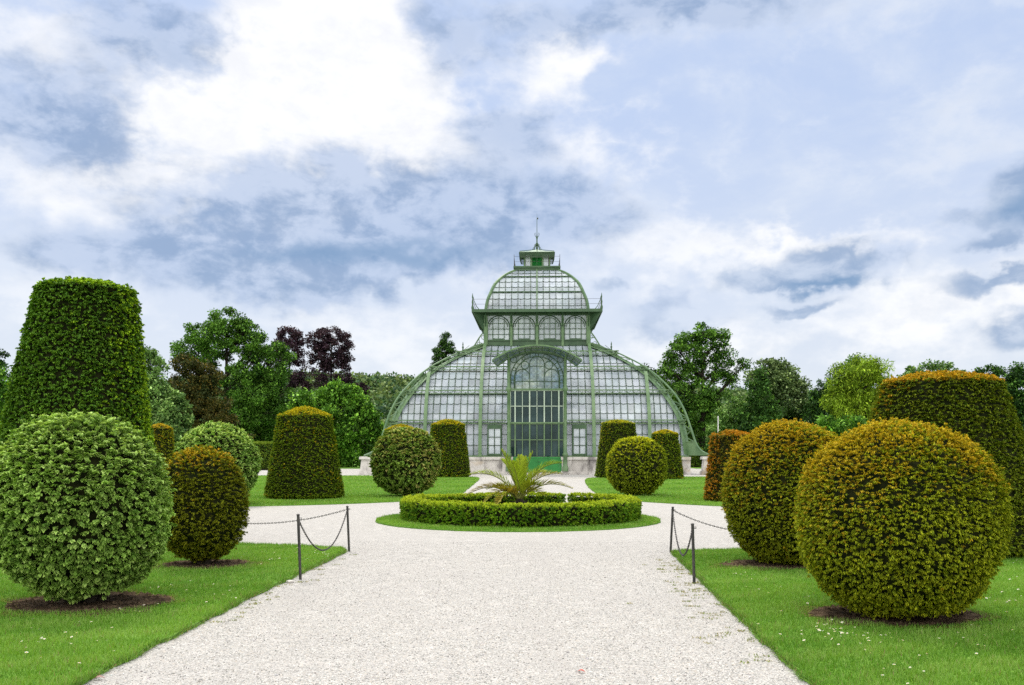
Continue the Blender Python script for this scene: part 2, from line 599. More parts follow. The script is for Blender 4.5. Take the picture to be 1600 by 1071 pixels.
P_FL = [(-3.28, -5), (-3.17, 2), (-3.08, 6.38), (-2.95, 11), (-2.80, 14.2), (-2.77, 15.0), (-3.0, 15.5), (-3.9, 15.9), (-5.5, 16.3), (-8, 16.8), (-12, 17.6), (-24, 18.5), (-24, -5)]
P_FR = [(2.10, -5), (2.10, 2), (2.12, 6.4), (2.28, 9.0), (2.46, 11.6), (2.62, 14.3), (2.67, 14.95), (3.0, 15.1), (4.2, 15.25), (7, 16.2), (12, 17.6), (24, 18.5), (24, -5)]
P_BL = [(-8.24, 27.8), (-6.5, 28.5), (-4.29, 30.0), (-3.2, 31.6), (-2.3, 33.2), (-2.04, 35.2), (-2.02, 43.6), (-2.06, 57.8), (-2.4, 62.3), (-4.2, 64.5), (-10, 66), (-20, 66), (-22, 76), (-36, 76), (-36, 22), (-24, 24), (-14, 26.2)]
P_BR = [(6.55, 27.8), (5.4, 29.2), (4.34, 30.6), (3.68, 33.5), (3.45, 37), (3.72, 44), (4.37, 54), (5.0, 59.5), (6.6, 62), (14, 63), (36, 63), (36, 22), (24, 24), (14, 25.7), (10, 26.8)]
P_DISC = [(0.15 + 3.5 * math.cos(2 * math.pi * k / 90), 22.3 + 3.5 * math.sin(2 * math.pi * k / 90)) for k in range(90)]
P_FAR_L = [(-90, 97), (-11.5, 97), (-9, 100), (-9, 135), (-90, 135)]
P_FAR_R = [(20, 97), (90, 97), (90, 135), (20, 135)]
LAWNS = [dense(smooth_poly(p, 1), 0.2, 0.025, i) for i, p in enumerate((P_FL, P_FR))] + [dense(smooth_poly(p, 1), 0.4, 0.03, 5 + i) for i, p in enumerate((P_BL, P_BR))]
for p in LAWNS:
    poly_sheet('lawn', p, 0.03, M['lawn'], 0.05)
poly_sheet('lawn', dense(P_DISC, 0.2, 0.02, 9), 0.03, M['lawn'], 0.05)
for p in (P_FAR_L, P_FAR_R):
    poly_sheet('lawn', p, 0.03, M['lawn'], 0.05)


def inside(poly, X, Y):
    poly = np.asarray(poly)
    c_ = np.zeros(len(X), dtype=bool)
    j = len(poly) - 1
    for i in range(len(poly)):
        xi, yi = poly[i]
        xj, yj = poly[j]
        hit = ((yi > Y) != (yj > Y))
        with np.errstate(divide='ignore', invalid='ignore'):
            xx = (xj - xi) * (Y - yi) / (yj - yi) + xi
        c_ ^= hit & (X < xx)
        j = i
    return c_


def field_noise(X, Y, seed, s=1.0, n=6):
    rng = np.random.default_rng(seed)
    v = np.zeros(len(X))
    for k in range(n):
        a = rng.uniform(0, 2 * math.pi)
        f = s * (1.6 ** k) * rng.uniform(.8, 1.2)
        v += np.sin(f * (X * math.cos(a) + Y * math.sin(a)) + rng.uniform(0, 6.28)) * (0.72 ** k)
    return v / 2.2


SOIL = []        # (x, y, rx, ry) bare patches under the clipped shrubs


def in_soil(X, Y, grow=1.0):
    b = np.zeros(len(X), dtype=bool)
    for (x, y, rx, ry) in SOIL:
        q = ((X - x) / (rx * grow)) ** 2 + ((Y - y) / (ry * grow)) ** 2
        b |= q + 0.25 * field_noise(X, Y, 77, 5.0, 3) < 1
    return b


def blades(name, poly, dens_fn, d0, d1, hgt, wid, seed, xlim=0.66, pad=2.6):
    """real grass blades over the part of a lawn seen from near the viewpoint"""
    rng = np.random.default_rng(seed)
    poly = np.asarray(poly)
    xs, ys, zs = [], [], []
    step = (d1 - d0) / 24
    for k in range(24):
        a, b = d0 + k * step, d0 + (k + 1) * step
        w = xlim * b + pad
        n = int(dens_fn((a + b) / 2) * 2 * w * step)
        X = rng.uniform(-w, w, n)
        Y = rng.uniform(a, b, n)
        ok = inside(poly, X, Y) & ~in_soil(X, Y, 0.97)
        xs.append(X[ok]); ys.append(Y[ok])
    X, Y = np.concatenate(xs), np.concatenate(ys)
    n = len(X)
    nz = field_noise(X, Y, 5, 0.9)
    nz2 = field_noise(X, Y, 8, 6.0, 4)
    sc = 1.0 if np.isscalar(hgt) else 1.0
    H = hgt * rng.uniform(0.55, 1.25, n) * (1 + 0.25 * nz2)
    Wd = wid * rng.uniform(0.7, 1.3, n) * (0.75 + np.maximum(Y, 5) / 28.0)
    a = rng.uniform(0, 2 * math.pi, n)
    lean = rng.uniform(0.1, 0.75, n) * H
    la = a + rng.normal(0, 0.6, n) + math.pi / 2
    B = np.stack([X, Y, np.full(n, 0.028)], 1)
    S = np.stack([np.cos(a), np.sin(a), np.zeros(n)], 1) * Wd[:, None] / 2
    T = B + np.stack([np.cos(la) * lean, np.sin(la) * lean, H], 1)
    V = np.stack([B - S, B + S, T], 1).reshape(-1, 3)
    idx = np.arange(n * 3, dtype=np.int32).reshape(-1, 3)
    c1 = np.array([0.10, 0.255, 0.018]); c2 = np.array([0.235, 0.44, 0.05]); c3 = np.array([0.34, 0.46, 0.14]); c4 = np.array([0.30, 0.26, 0.12])
    t = np.clip(0.5 + 0.40 * nz + 0.25 * nz2 + rng.normal(0, 0.26, n), 0, 1)[:, None]
    Cc = c1 * (1 - t) + c2 * t
    t3 = np.clip(rng.random(n) * 1.6 - 1.05 + 0.5 * nz2, 0, 1)[:, None]
    Cc = Cc * (1 - t3) + c3 * t3
    dry = rng.random(n) < 0.025
    Cc[dry] = c4
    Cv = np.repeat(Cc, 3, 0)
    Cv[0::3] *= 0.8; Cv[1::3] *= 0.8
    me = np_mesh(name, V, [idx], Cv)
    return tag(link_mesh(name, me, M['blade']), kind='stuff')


def build_grass():
    near = lambda D: 5200 if D < 8 else (3600 if D < 11 else 2400)
    blades('grass', LAWNS[0], near, 5.0, 18.5, 0.045, 0.0065, 21)
    blades('grass', LAWNS[1], near, 5.0, 18.5, 0.045, 0.0065, 22)
    blades('grass', P_DISC, lambda D: 1500, 18.5, 26, 0.05, 0.011, 23, 0.2, 0.3)
    far = lambda D: 420 if D < 35 else (200 if D < 48 else 110)
    blades('grass', LAWNS[2], far, 24, 66, 0.045, 0.016, 24, 0.6, 2)
    blades('grass', LAWNS[3], far, 24, 63, 0.045, 0.016, 25, 0.6, 2)
    # longer tufts hanging over the cut edges of the turf
    rng = np.random.default_rng(31)
    for li, (pl_, dmax) in enumerate(((LAWNS[0], 17.2), (LAWNS[1], 17.2))):
        pl_ = np.asarray(pl_)
        nx_ = np.roll(pl_, -1, 0)
        ok = (np.minimum(pl_[:, 1], nx_[:, 1]) > 5) & (np.maximum(pl_[:, 1], nx_[:, 1]) < dmax) & (np.abs(pl_[:, 0]) < 10)
        A, Bv = pl_[ok], nx_[ok]
        Ln = np.hypot(*(Bv - A).T)
        n = int(Ln.sum() * 620)
        k = rng.choice(len(A), n, p=Ln / Ln.sum())
        t = rng.random(n)[:, None]
        d = (Bv - A)[k] / Ln[k][:, None]
        nr = np.stack([-d[:, 1], d[:, 0]], 1) * (1 if li == 0 else -1)
        base = A[k] + (Bv - A)[k] * t
        wob = field_noise(base[:, 0], base[:, 1], 50, 9.0, 4)
        base = base + rng.normal(0, .018, (n, 2))
        outw = rng.normal(0.0, .035, (n, 2)) + 0
        H = .042 * rng.uniform(.4, 1.3, n) * (1 + .6 * wob)
        B3 = np.stack([base[:, 0], base[:, 1], np.full(n, .01)], 1)
        a_ = rng.uniform(0, 6.28, n)
        S = np.stack([np.cos(a_), np.sin(a_), np.zeros(n)], 1) * .0045
        T = B3 + np.stack([outw[:, 0], outw[:, 1], np.abs(H)], 1)
        V = np.stack([B3 - S, B3 + S, T], 1).reshape(-1, 3)
        Cc = np.array([.06, .15, .015]) + rng.random((n, 1)) * np.array([.12, .2, .03])
        dry = rng.random(n) < .12
        Cc[dry] = np.array([.24, .2, .09])
        me = np_mesh('grass', V, [np.arange(n * 3).reshape(-1, 3)], np.repeat(Cc, 3, 0))
        tag(link_mesh('grass', me, M['blade']), kind='stuff')


# loose stones lying on the gravel near the viewpoint
def build_pebbles():
    rng = np.random.default_rng(3)
    n = 52000
    Y = 4.8 + 12 * rng.random(n) ** 1.7
    X = rng.uniform(-3.6, 3.2, n)
    ok = ~inside(LAWNS[0], X, Y) & ~inside(LAWNS[1], X, Y)
    X, Y = X[ok], Y[ok]
    n = len(X)
    r = rng.uniform(0.003, 0.0065, n) * (1 + 0.8 * (rng.random(n) < 0.06))
    o = np.array([[1, 0, 0], [0, 1, 0], [-1, 0, 0], [0, -1, 0], [0, 0, 1], [0, 0, -.6]], float)
    a = rng.uniform(0, 6.28, n)
    ca, sa = np.cos(a), np.sin(a)
    sx, sy, sz = rng.uniform(.7, 1.5, n), rng.uniform(.6, 1.1, n), rng.uniform(.4, .9, n)
    px_ = o[None, :, 0] * sx[:, None]; py_ = o[None, :, 1] * sy[:, None]; pz_ = o[None, :, 2] * sz[:, None]
    jit = rng.uniform(.75, 1.25, (n, 6))
    VX = (px_ * ca[:, None] - py_ * sa[:, None]) * jit * r[:, None] + X[:, None]
    VY = (px_ * sa[:, None] + py_ * ca[:, None]) * jit * r[:, None] + Y[:, None]
    VZ = pz_ * jit * r[:, None] + 0.002
    V = np.stack([VX, VY, VZ], 2).reshape(-1, 3)
    f = np.array([[0, 1, 4], [1, 2, 4], [2, 3, 4], [3, 0, 4], [1, 0, 5], [2, 1, 5], [3, 2, 5], [0, 3, 5]])
    Fc = (f[None] + (np.arange(n) * 6)[:, None, None]).reshape(-1, 3)
    v = np.clip(rng.normal(0.44, 0.15, n), 0.12, 0.85)[:, None]
    Cc = v * np.array([1.0, 0.98, 0.955]) * (1 + rng.normal(0, 0.03, (n, 3)))
    me = np_mesh('gravel_stones', V, [Fc], np.repeat(Cc, 6, 0))
    m_, gg, oo = new_mat('loose_stone')
    principled(gg, oo, gg.n('ShaderNodeAttribute', attribute_name='Col').outputs['Color'], 0.85, 0.2)
    tag(link_mesh('gravel_stones', me, m_), kind='stuff')


build_pebbles()


# weeds creeping out of the gravel along the right-hand turf edge
def weeds():
    rng = np.random.default_rng(41)
    Vs, Cs = [], []
    spots = []
    for i in range(70):
        D = rng.uniform(6.6, 14.0)
        edge = np.interp(D, [6.4, 9, 11.6, 14.3], [2.12, 2.28, 2.46, 2.62])
        x = edge - abs(rng.normal(0.0, 0.28)) - 0.05
        spots.append((x, D, rng.uniform(.02, .07)))
    for i in range(26):
        D = rng.uniform(8.5, 14.6)
        edge = np.interp(D, [6.4, 11, 14.2], [-3.08, -2.95, -2.80])
        spots.append((edge + abs(rng.normal(0, 0.16)) + .04, D, rng.uniform(.02, .05)))
    for (x, y, r) in spots:
        for k in range(int(10 + r * 200)):
            a, q = rng.uniform(0, 6.28), r * math.sqrt(rng.random())
            b = np.array([x + math.cos(a) * q * 1.6, y + math.sin(a) * q, 0.003])
            a2 = rng.uniform(0, 6.28)
            s = np.array([math.cos(a2), math.sin(a2), 0]) * 0.006
            t = b + np.array([rng.normal(0, .012), rng.normal(0, .012), rng.uniform(.006, .022)])
            Vs += [b - s, b + s, t]
            colr = np.array([0.20, 0.27, 0.06]) if rng.random() < .55 else np.array([0.36, 0.31, 0.15])
            Cs += [colr * rng.uniform(.6, 1.2)] * 3
    V = np.array(Vs)
    me = np_mesh('weeds', V, [np.arange(len(V)).reshape(-1, 3)], np.array(Cs))
    tag(link_mesh('weeds', me, M['blade']), kind='stuff')


weeds()


def soil_patch(x, y, rx, ry, seed):
    SOIL.append((x, y, rx, ry))
    rng = np.random.default_rng(seed)
    n = 64
    ph = rng.uniform(0, 6.28, 4)
    pts, pts2 = [], []
    for k in range(n):
        a = 2 * math.pi * k / n
        w = 1 + 0.13 * math.sin(2 * a + ph[0]) + 0.09 * math.sin(5 * a + ph[1]) + 0.06 * math.sin(9 * a + ph[2]) + rng.normal(0, .03)
        pts.append((x + rx * w * math.cos(a), y + ry * w * math.sin(a)))
        w2 = w * (1.13 + 0.10 * math.sin(2 * a + ph[3]))
        pts2.append((x + rx * w2 * math.cos(a), y + ry * w2 * math.sin(a)))
    poly_sheet('worn_turf', pts2, 0.0345, M['straw'])
    poly_sheet('bare_soil', pts, 0.039, M['soil'])
    # clods
    m = int(900 * rx * ry)
    a = rng.uniform(0, 6.28, m); q = np.sqrt(rng.random(m)) * .97
    X, Y = x + rx * q * np.cos(a), y + ry * q * np.sin(a)
    r = rng.uniform(.006, .034, m)
    o = np.array([[1, 0, 0], [0, 1, 0], [-1, 0, 0], [0, -1, 0], [0, 0, .8]], float)
    V = (o[None] * (r[:, None, None] * rng.uniform(.6, 1.4, (m, 5, 1)))) + np.stack([X, Y, np.full(m, .038)], 1)[:, None, :]
    f = np.array([[0, 1, 4], [1, 2, 4], [2, 3, 4], [3, 0, 4]])
    Fc = (f[None] + (np.arange(m) * 5)[:, None, None]).reshape(-1, 3)
    me = np_mesh('soil_clods', V.reshape(-1, 3), [Fc])
    tag(link_mesh('soil_clods', me, M['soil']), kind='stuff')


# ================================================================== FOLIAGE
def unit(a):
    return a / np.maximum(np.linalg.norm(a, axis=1, keepdims=True), 1e-9)


def sphere_dirs(rng, n):
    return unit(rng.normal(0, 1, (n, 3)))


def leaves_mesh(B, Dr, Up, L, W, fold):
    """one folded diamond quad per leaf -> vertices (n*4,3) and faces"""
    S = unit(np.cross(Dr, Up))
    N = np.cross(S, Dr)
    L = L[:, None]; W = W[:, None]
    mid = B + Dr * L * 0.5
    V = np.stack([B, mid - S * W / 2 + N * W * fold, B + Dr * L, mid + S * W / 2 + N * W * fold], 1).reshape(-1, 3)
    n = len(B)
    Fq = np.arange(n * 4, dtype=np.int32).reshape(-1, 4)
    return V, Fq


def noise3(P, seed, s, n=5):
    rng = np.random.default_rng(seed)
    v = np.zeros(len(P))
    for k in range(n):
        d = rng.normal(0, 1, 3)
        d /= np.linalg.norm(d)
        v += np.sin(P @ d * s * (1.5 ** k) + rng.uniform(0, 6.28)) * (0.75 ** k)
    return v / 1.9


def clipped_shape(name, prof, base_xy, tuft, per, leaf, cols, seed, parent, spread=0.6, lean=(0, 0), bump=0.02, growth=None,
                  fold=0.3, wl=0.4, droop=0.0, mat='needle', depth=0.05, hard=False, gain=1.0):
    """foliage shell over a surface of revolution; prof = [(r, z), ...] bottom to top.
    tuft = spacing of shoots, per = leaves per shoot, leaf = leaf length, cols = (old, mid, new growth)"""
    rng = np.random.default_rng(seed)
    pr = np.array(prof, float)
    seg = np.hypot(np.diff(pr[:, 0]), np.diff(pr[:, 1]))
    area = seg * math.pi * (pr[:-1, 0] + pr[1:, 0])
    tot = area.sum()
    n = int(tot / tuft ** 2)
    si = rng.choice(len(seg), n, p=area / tot)
    t = rng.random(n)
    r0, r1 = pr[si, 0], pr[si + 1, 0]
    # area-true position along each cone segment
    dr = r1 - r0
    with np.errstate(divide='ignore', invalid='ignore'):
        t = np.where(np.abs(dr) > 1e-6, (np.sqrt(r0 ** 2 + t * (r1 ** 2 - r0 ** 2)) - r0) / np.where(np.abs(dr) > 1e-6, dr, 1), t)
    r = r0 + dr * t
    z = pr[si, 1] + (pr[si + 1, 1] - pr[si, 1]) * t
    a = rng.uniform(0, 2 * math.pi, n)
    # smoothed normals
    nr_v = np.zeros(len(pr)); nz_v = np.zeros(len(pr))
    nr = (pr[1:, 1] - pr[:-1, 1]) / np.maximum(seg, 1e-9); nz = -(pr[1:, 0] - pr[:-1, 0]) / np.maximum(seg, 1e-9)
    nr_v[:-1] += nr; nr_v[1:] += nr; nz_v[:-1] += nz; nz_v[1:] += nz
    Nr = nr_v[si] * (1 - t) + nr_v[si + 1] * t
    Nz = nz_v[si] * (1 - t) + nz_v[si + 1] * t
    if hard:
        Nr, Nz = nr[si], nz[si]
    N = unit(np.stack([Nr * np.cos(a), Nr * np.sin(a), Nz], 1))
    P = np.stack([r * np.cos(a), r * np.sin(a), z], 1)
    H = pr[:, 1].max()
    nb = noise3(P, seed + 1, 2.2) * bump + noise3(P, seed + 2, 8.0) * bump * 0.7
    P = P + N * (nb - leaf * .35 - depth * .3)[:, None] + N * rng.normal(-0.2, 1.0, n)[:, None] * depth * 0.4
    P[:, 0] += lean[0] * P[:, 2] / H; P[:, 1] += lean[1] * P[:, 2] / H
    # colours per shoot
    cols = [np.array(c_) * np.array([2.1, 2.35, 1.6]) for c_ in cols]
    cols = [c_ * q for c_, q in zip(cols, (gain, gain, gain, 1.0))]
    cols = [c_ * min(1.0, q / c_.max()) for c_, q in zip(cols, (.3, .38, .60, .78))]
    old, mid, tipc, new = (np.array(c_) for c_ in cols)
    k1 = np.clip(0.5 + 0.4 * noise3(P, seed + 3, 3.0) + rng.normal(0, .33, n), 0, 1)[:, None]
    Ct = old * (1 - k1) + mid * k1
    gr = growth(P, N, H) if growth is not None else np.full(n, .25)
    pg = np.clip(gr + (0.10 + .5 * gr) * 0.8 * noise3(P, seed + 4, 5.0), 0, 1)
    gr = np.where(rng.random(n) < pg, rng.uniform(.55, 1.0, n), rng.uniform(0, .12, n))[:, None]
    # leaves
    m = n * per
    Pn = np.repeat(P, per, 0); Nn = np.repeat(N, per, 0)
    jit = sphere_dirs(rng, m)
    jit[:, 2] *= .55
    Dr = unit(Nn * .75 + jit * spread * 1.15 + np.array([0, 0, -0.30 - droop]) * (1 - np.abs(Nn[:, 2:3])))
    sp_ = sphere_dirs(rng, m) * tuft * 0.45
    sp_[:, 2] *= .5
    B = Pn + sp_ - Dr * leaf * 0.55
    L = leaf * rng.uniform(.65, 1.3, m)
    V, Fq = leaves_mesh(B, Dr, unit(jit * .45 + Nn * .55 + np.array([0.01, 0.02, 0.75])), L, L * wl * rng.uniform(.8, 1.25, m), fold)
    br = rng.uniform(.75, 1.25, m)[:, None]
    Cb = np.repeat(Ct, per, 0) * br
    Gn = np.repeat(gr, per, 0)
    tk = np.repeat(np.clip(rng.normal(.68, .25, n), 0, 1), per)[:, None]
    Ctip = (Cb * (1 - tk) + tipc * br * tk) * (1 - Gn) + new * br * Gn
    Cv = np.stack([Cb * .8, Cb * .35 + Ctip * .65, Ctip, Cb * .4 + Ctip * .6], 1).reshape(-1, 3)  # bases darkened in colour as shade between shoots; tips carry new growth
    # dark closed body inside the shell, its colour standing in for inner shade
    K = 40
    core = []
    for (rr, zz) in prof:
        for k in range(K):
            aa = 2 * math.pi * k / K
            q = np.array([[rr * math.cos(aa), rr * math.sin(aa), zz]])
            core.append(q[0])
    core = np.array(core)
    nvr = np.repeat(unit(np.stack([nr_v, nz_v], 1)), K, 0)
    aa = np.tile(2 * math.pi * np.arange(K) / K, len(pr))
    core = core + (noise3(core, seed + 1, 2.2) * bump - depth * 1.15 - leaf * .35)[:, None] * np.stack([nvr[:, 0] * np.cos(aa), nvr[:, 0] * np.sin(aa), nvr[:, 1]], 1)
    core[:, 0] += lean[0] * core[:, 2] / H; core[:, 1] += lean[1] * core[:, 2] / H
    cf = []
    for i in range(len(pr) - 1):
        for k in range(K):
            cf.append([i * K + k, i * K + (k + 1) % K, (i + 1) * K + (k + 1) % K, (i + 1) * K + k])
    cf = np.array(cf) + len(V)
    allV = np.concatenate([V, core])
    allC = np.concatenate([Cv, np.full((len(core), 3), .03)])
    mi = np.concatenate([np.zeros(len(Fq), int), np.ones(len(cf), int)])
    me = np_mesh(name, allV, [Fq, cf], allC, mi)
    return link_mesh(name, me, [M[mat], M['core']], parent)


def ball_profile(rx, z0, z1, n=26, cut=0.0):
    """egg / ball outline flattened where it meets the ground"""
    out_ = []
    zc, rz = (z0 + z1) / 2, (z1 - z0) / 2
    for k in range(n + 1):
        t = -math.pi / 2 + math.pi * k / n
        out_.append((max(0.001, rx * max(0.0, math.cos(t)) ** (0.90 if t > 0 else 0.72)), zc + rz * math.sin(t)))
    return [p for p in out_ if p[1] >= cut] if cut else out_


def cone_profile(rb, rt, zs, za):
    """clipped tapering drum with a low conical lid"""
    pts = [(0.001, 0.02), (rb * .9, 0.02), (rb, 0.10)]
    for k in range(1, 9):
        t = k / 9
        pts.append((rb + (rt - rb) * t, 0.10 + (zs - 0.16) * t))
    pts += [(rt * 1.005, zs - 0.04), (rt * .975, zs + (za - zs) * .03), (rt * .93, zs + (za - zs) * .09), (rt * .6, zs + (za - zs) * .52), (rt * .3, zs + (za - zs) * .83), (0.001, za)]
    return pts


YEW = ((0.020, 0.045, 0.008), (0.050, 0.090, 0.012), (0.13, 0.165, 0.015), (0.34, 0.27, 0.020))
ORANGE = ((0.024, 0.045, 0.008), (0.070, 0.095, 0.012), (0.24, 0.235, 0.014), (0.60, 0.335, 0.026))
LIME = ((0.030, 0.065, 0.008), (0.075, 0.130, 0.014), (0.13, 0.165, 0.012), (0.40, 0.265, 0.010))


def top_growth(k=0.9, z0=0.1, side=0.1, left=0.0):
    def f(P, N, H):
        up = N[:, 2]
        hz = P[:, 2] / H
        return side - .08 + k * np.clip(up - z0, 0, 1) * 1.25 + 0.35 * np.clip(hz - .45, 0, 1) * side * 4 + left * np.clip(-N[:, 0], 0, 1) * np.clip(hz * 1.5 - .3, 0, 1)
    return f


def stems(parent, spec, name='trunk'):
    tb = MB()
    for (x, y, x2, y2, h, r) in spec:
        tb.tube([(x, y, 0.0), (x * .6 + x2 * .4, y * .6 + y2 * .4, h * .45), (x2, y2, h)], [r * 1.25, r, r * .8], 8)
    return tb.build(name, M['bark'], parent)


G_BALL, G_CONE = 'clipped ball topiaries', 'clipped cone topiaries'


def ball(label, cx, D, r, z0, z1, tuft, per, leaf, cols, seed, growth, group=G_BALL, trunk=True, **kw):
    root = tag(empty('topiary_ball', ((cx - 800) / F * D, D, 0.03)), label, 'topiary', group)
    cut = kw.pop('cut', 0.0)
    clipped_shape('foliage', ball_profile(r, z0, z1, 26, cut), None, tuft, per, leaf, cols, seed, root, growth=growth, **kw)
    if trunk:
        stems(root, [(0, 0, 0.02, 0.02, max(.5, z0 + .5), .06), (.1, -.05, .2, -.08, z0 + .4, .04), (-.12, .03, -.2, .05, z0 + .4, .035)])
    return root


def cone(label, cx, D, rb, rt, zs, za, tuft, per, leaf, cols, seed, growth, **kw):
    root = tag(empty('topiary_cone', ((cx - 800) / F * D, D, 0.03)), label, 'topiary', G_CONE)
    clipped_shape('foliage', cone_profile(rb, rt, zs, za), None, tuft, per, leaf, cols, seed, root, growth=growth, hard=True, **kw)
    stems(root, [(0, 0, 0, 0, zs * .5, .09)])
    return root


# ---- near left
soil_patch(-4.58, 9.72, 0.86, 0.72, 1)
soil_patch(-4.45, 13.1, 0.62, 0.55, 2)
soil_patch(3.84, 8.98, 0.84, 0.62, 3)
soil_patch(3.85, 13.1, 0.82, 0.55, 4)
BROAD = ((0.024, 0.058, 0.012), (0.090, 0.155, 0.032), (0.235, 0.310, 0.095), (0.36, 0.43, 0.18))


def thuja(P, N, H):
    return .22 + .45 * np.clip(N[:, 2], 0, 1)


r_ = ball('big shaggy light green ball shrub on thick stems in front of the huge dark cone', 128, 9.75, .93, .14, 2.04,
            .036, 13, .050, BROAD, 101, thuja, trunk=False, spread=.85, bump=.045, fold=.25, wl=.62, mat='leaf', depth=.09, droop=.15)
stems(r_, [(-.12, -.02, -.25, 0, .6, .05), (.02, .05, .05, .1, .6, .055), (.1, -.04, .25, -.05, .55, .05), (.18, .05, .4, .08, .6, .04), (-.02, -.09, -.05, -.25, .5, .04)])
ball('small dark yew ball with orange tinted top, just right of the shaggy light green ball', 315, 13.1, .67, .03, 1.72,
     .036, 12, .040, ORANGE, 102, top_growth(1.0, .38, .04, -.05), gain=.66, spread=.75, bump=.03, wl=.3, depth=.06)
ball('dull green ball shrub half hidden behind the small orange topped yew ball', 340, 28.5, 1.29, .1, 2.6, .085, 10, .12,
     ((.03, .065, .015), (.08, .145, .035), (.16, .23, .07), (.28, .32, .14)), 103, thuja, spread=.8, bump=.04, wl=.45, depth=.09, mat='leaf')
ball('brownish green ball shrub with short trunk on the back lawn left of the palm bed', 634, 34, 1.33, .07, 2.6, .085, 11, .12,
     ((.028, .06, .014), (.07, .125, .028), (.14, .18, .04), (.27, .21, .10)), 104,
     lambda P, N, H: .05 + .55 * np.clip(P[:, 2] / H - .3, 0, 1) + .35 * np.clip(N[:, 0], 0, 1), spread=.85, bump=.045, wl=.45, depth=.09, mat='leaf')
cone('huge ivy textured dark green cone rising highest of all the clipped shrubs', 112, 15.6, 1.52, .81, 4.50, 4.65, .042, 11, .048,
     ((.014, .048, .013), (.042, .110, .022), (.115, .20, .020), (.25, .33, .015)), 105,
     lambda P, N, H: -.12 + .7 * np.clip(N[:, 2], 0, 1) + .7 * np.clip(np.abs(N[:, 0]) - .72, 0, 1) * 3, spread=.75, gain=.70, lean=(.27, 0), bump=.014, wl=.55, depth=.06, mat='leaf', droop=.35)  # left and right edges tinted to paint in a grazing-view rim
cone('olive green cone with yellow top on the back lawn, beside the brownish green ball', 476, 32.7, 1.45, .98, 3.02, 3.36, .058, 9, .065, LIME, 106,
     top_growth(.95, .2, .12), spread=.7, wl=.32, gain=.82, depth=.05, bump=.010)
cone('cone with yellow top nearly hidden behind the brownish green ball', 627, 52, 1.45, 1.0, 3.0, 3.36, .09, 8, .10, LIME, 107, top_growth(.95, .2, .12), spread=.7, wl=.35, gain=.82, depth=.05, bump=.009)
cone('tall olive cone in front of the greenhouse, left of its green door', 700, 62.3, 1.6, 1.2, 3.66, 4.04, .09, 8, .10, LIME, 108, top_growth(.95, .2, .13), spread=.7, wl=.35, gain=.82, depth=.05, bump=.009)
cone('small distant olive cone seen just right of the huge dark green cone', 250, 70, 1.2, .96, 3.65, 4.0, .13, 7, .15, ORANGE, 109, top_growth(.95, .2, .15), spread=.7, wl=.35, gain=.82, depth=.05, bump=.009)
# ---- right
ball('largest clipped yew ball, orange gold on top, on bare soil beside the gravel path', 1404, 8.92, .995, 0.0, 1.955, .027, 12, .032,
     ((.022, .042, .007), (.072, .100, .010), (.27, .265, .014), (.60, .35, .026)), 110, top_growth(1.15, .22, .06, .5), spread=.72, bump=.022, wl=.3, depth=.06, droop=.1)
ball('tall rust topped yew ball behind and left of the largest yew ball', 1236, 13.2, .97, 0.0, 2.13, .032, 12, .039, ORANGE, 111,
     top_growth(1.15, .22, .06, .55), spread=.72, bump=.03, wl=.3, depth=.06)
ball('neat yellow green ball on the back lawn right of the palm bed', 995, 34.6, 1.19, .03, 2.30, .075, 9, .09,
     ((.028, .048, .007), (.075, .105, .012), (.20, .21, .015), (.38, .34, .02)), 112, top_growth(.75, .1, .05, .3), spread=.7, wl=.32, depth=.06, bump=.025)
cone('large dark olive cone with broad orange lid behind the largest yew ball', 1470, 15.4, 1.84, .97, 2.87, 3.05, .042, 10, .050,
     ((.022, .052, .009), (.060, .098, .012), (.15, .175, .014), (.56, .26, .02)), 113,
     lambda P, N, H: -.1 + 1.0 * (N[:, 2] > .5) + .5 * np.clip(np.abs(N[:, 0]) - .75, 0, 1) * 3, spread=.7, gain=.78, bump=.014, wl=.36, depth=.05, droop=.2)  # grazing-view rim also painted into the side-edge colour
cone('rusty brown cone beside the rust topped yew ball, left of it', 1143, 30.5, .95, .71, 2.27, 2.44, .065, 8, .08,
     ((.028, .042, .009), (.065, .072, .012), (.15, .125, .014), (.46, .17, .016)), 114,
     lambda P, N, H: .03 + .9 * (N[:, 2] > .5) + 1.3 * np.clip(-N[:, 0] - .6, 0, 1) * 2, spread=.7, wl=.32, gain=.82, depth=.05, bump=.009)
cone('slim olive cone behind the neat yellow green ball, near the curved truss foot', 1039, 57.6, 1.22, .86, 2.92, 3.2, .085, 8, .10, LIME, 115, top_growth(.95, .2, .13), spread=.7, wl=.35, gain=.82, depth=.05, bump=.009)
cone('tall dark olive cone in front of the greenhouse, right of its green door', 966, 60.7, 1.6, 1.14, 3.7, 3.95, .09, 8, .10, YEW, 116, top_growth(.9, .2, .1, .3), spread=.7, wl=.35, gain=.82, depth=.05, bump=.009)
cone('yellow topped cone mostly cut off by the right edge, beyond the large orange lidded cone', 1632, 30, 1.15, .92, 2.05, 2.36, .058, 9, .065, LIME, 117, top_growth(.95, .15, .2, .4), spread=.7, wl=.32, gain=.82, depth=.05, bump=.009)

build_grass()


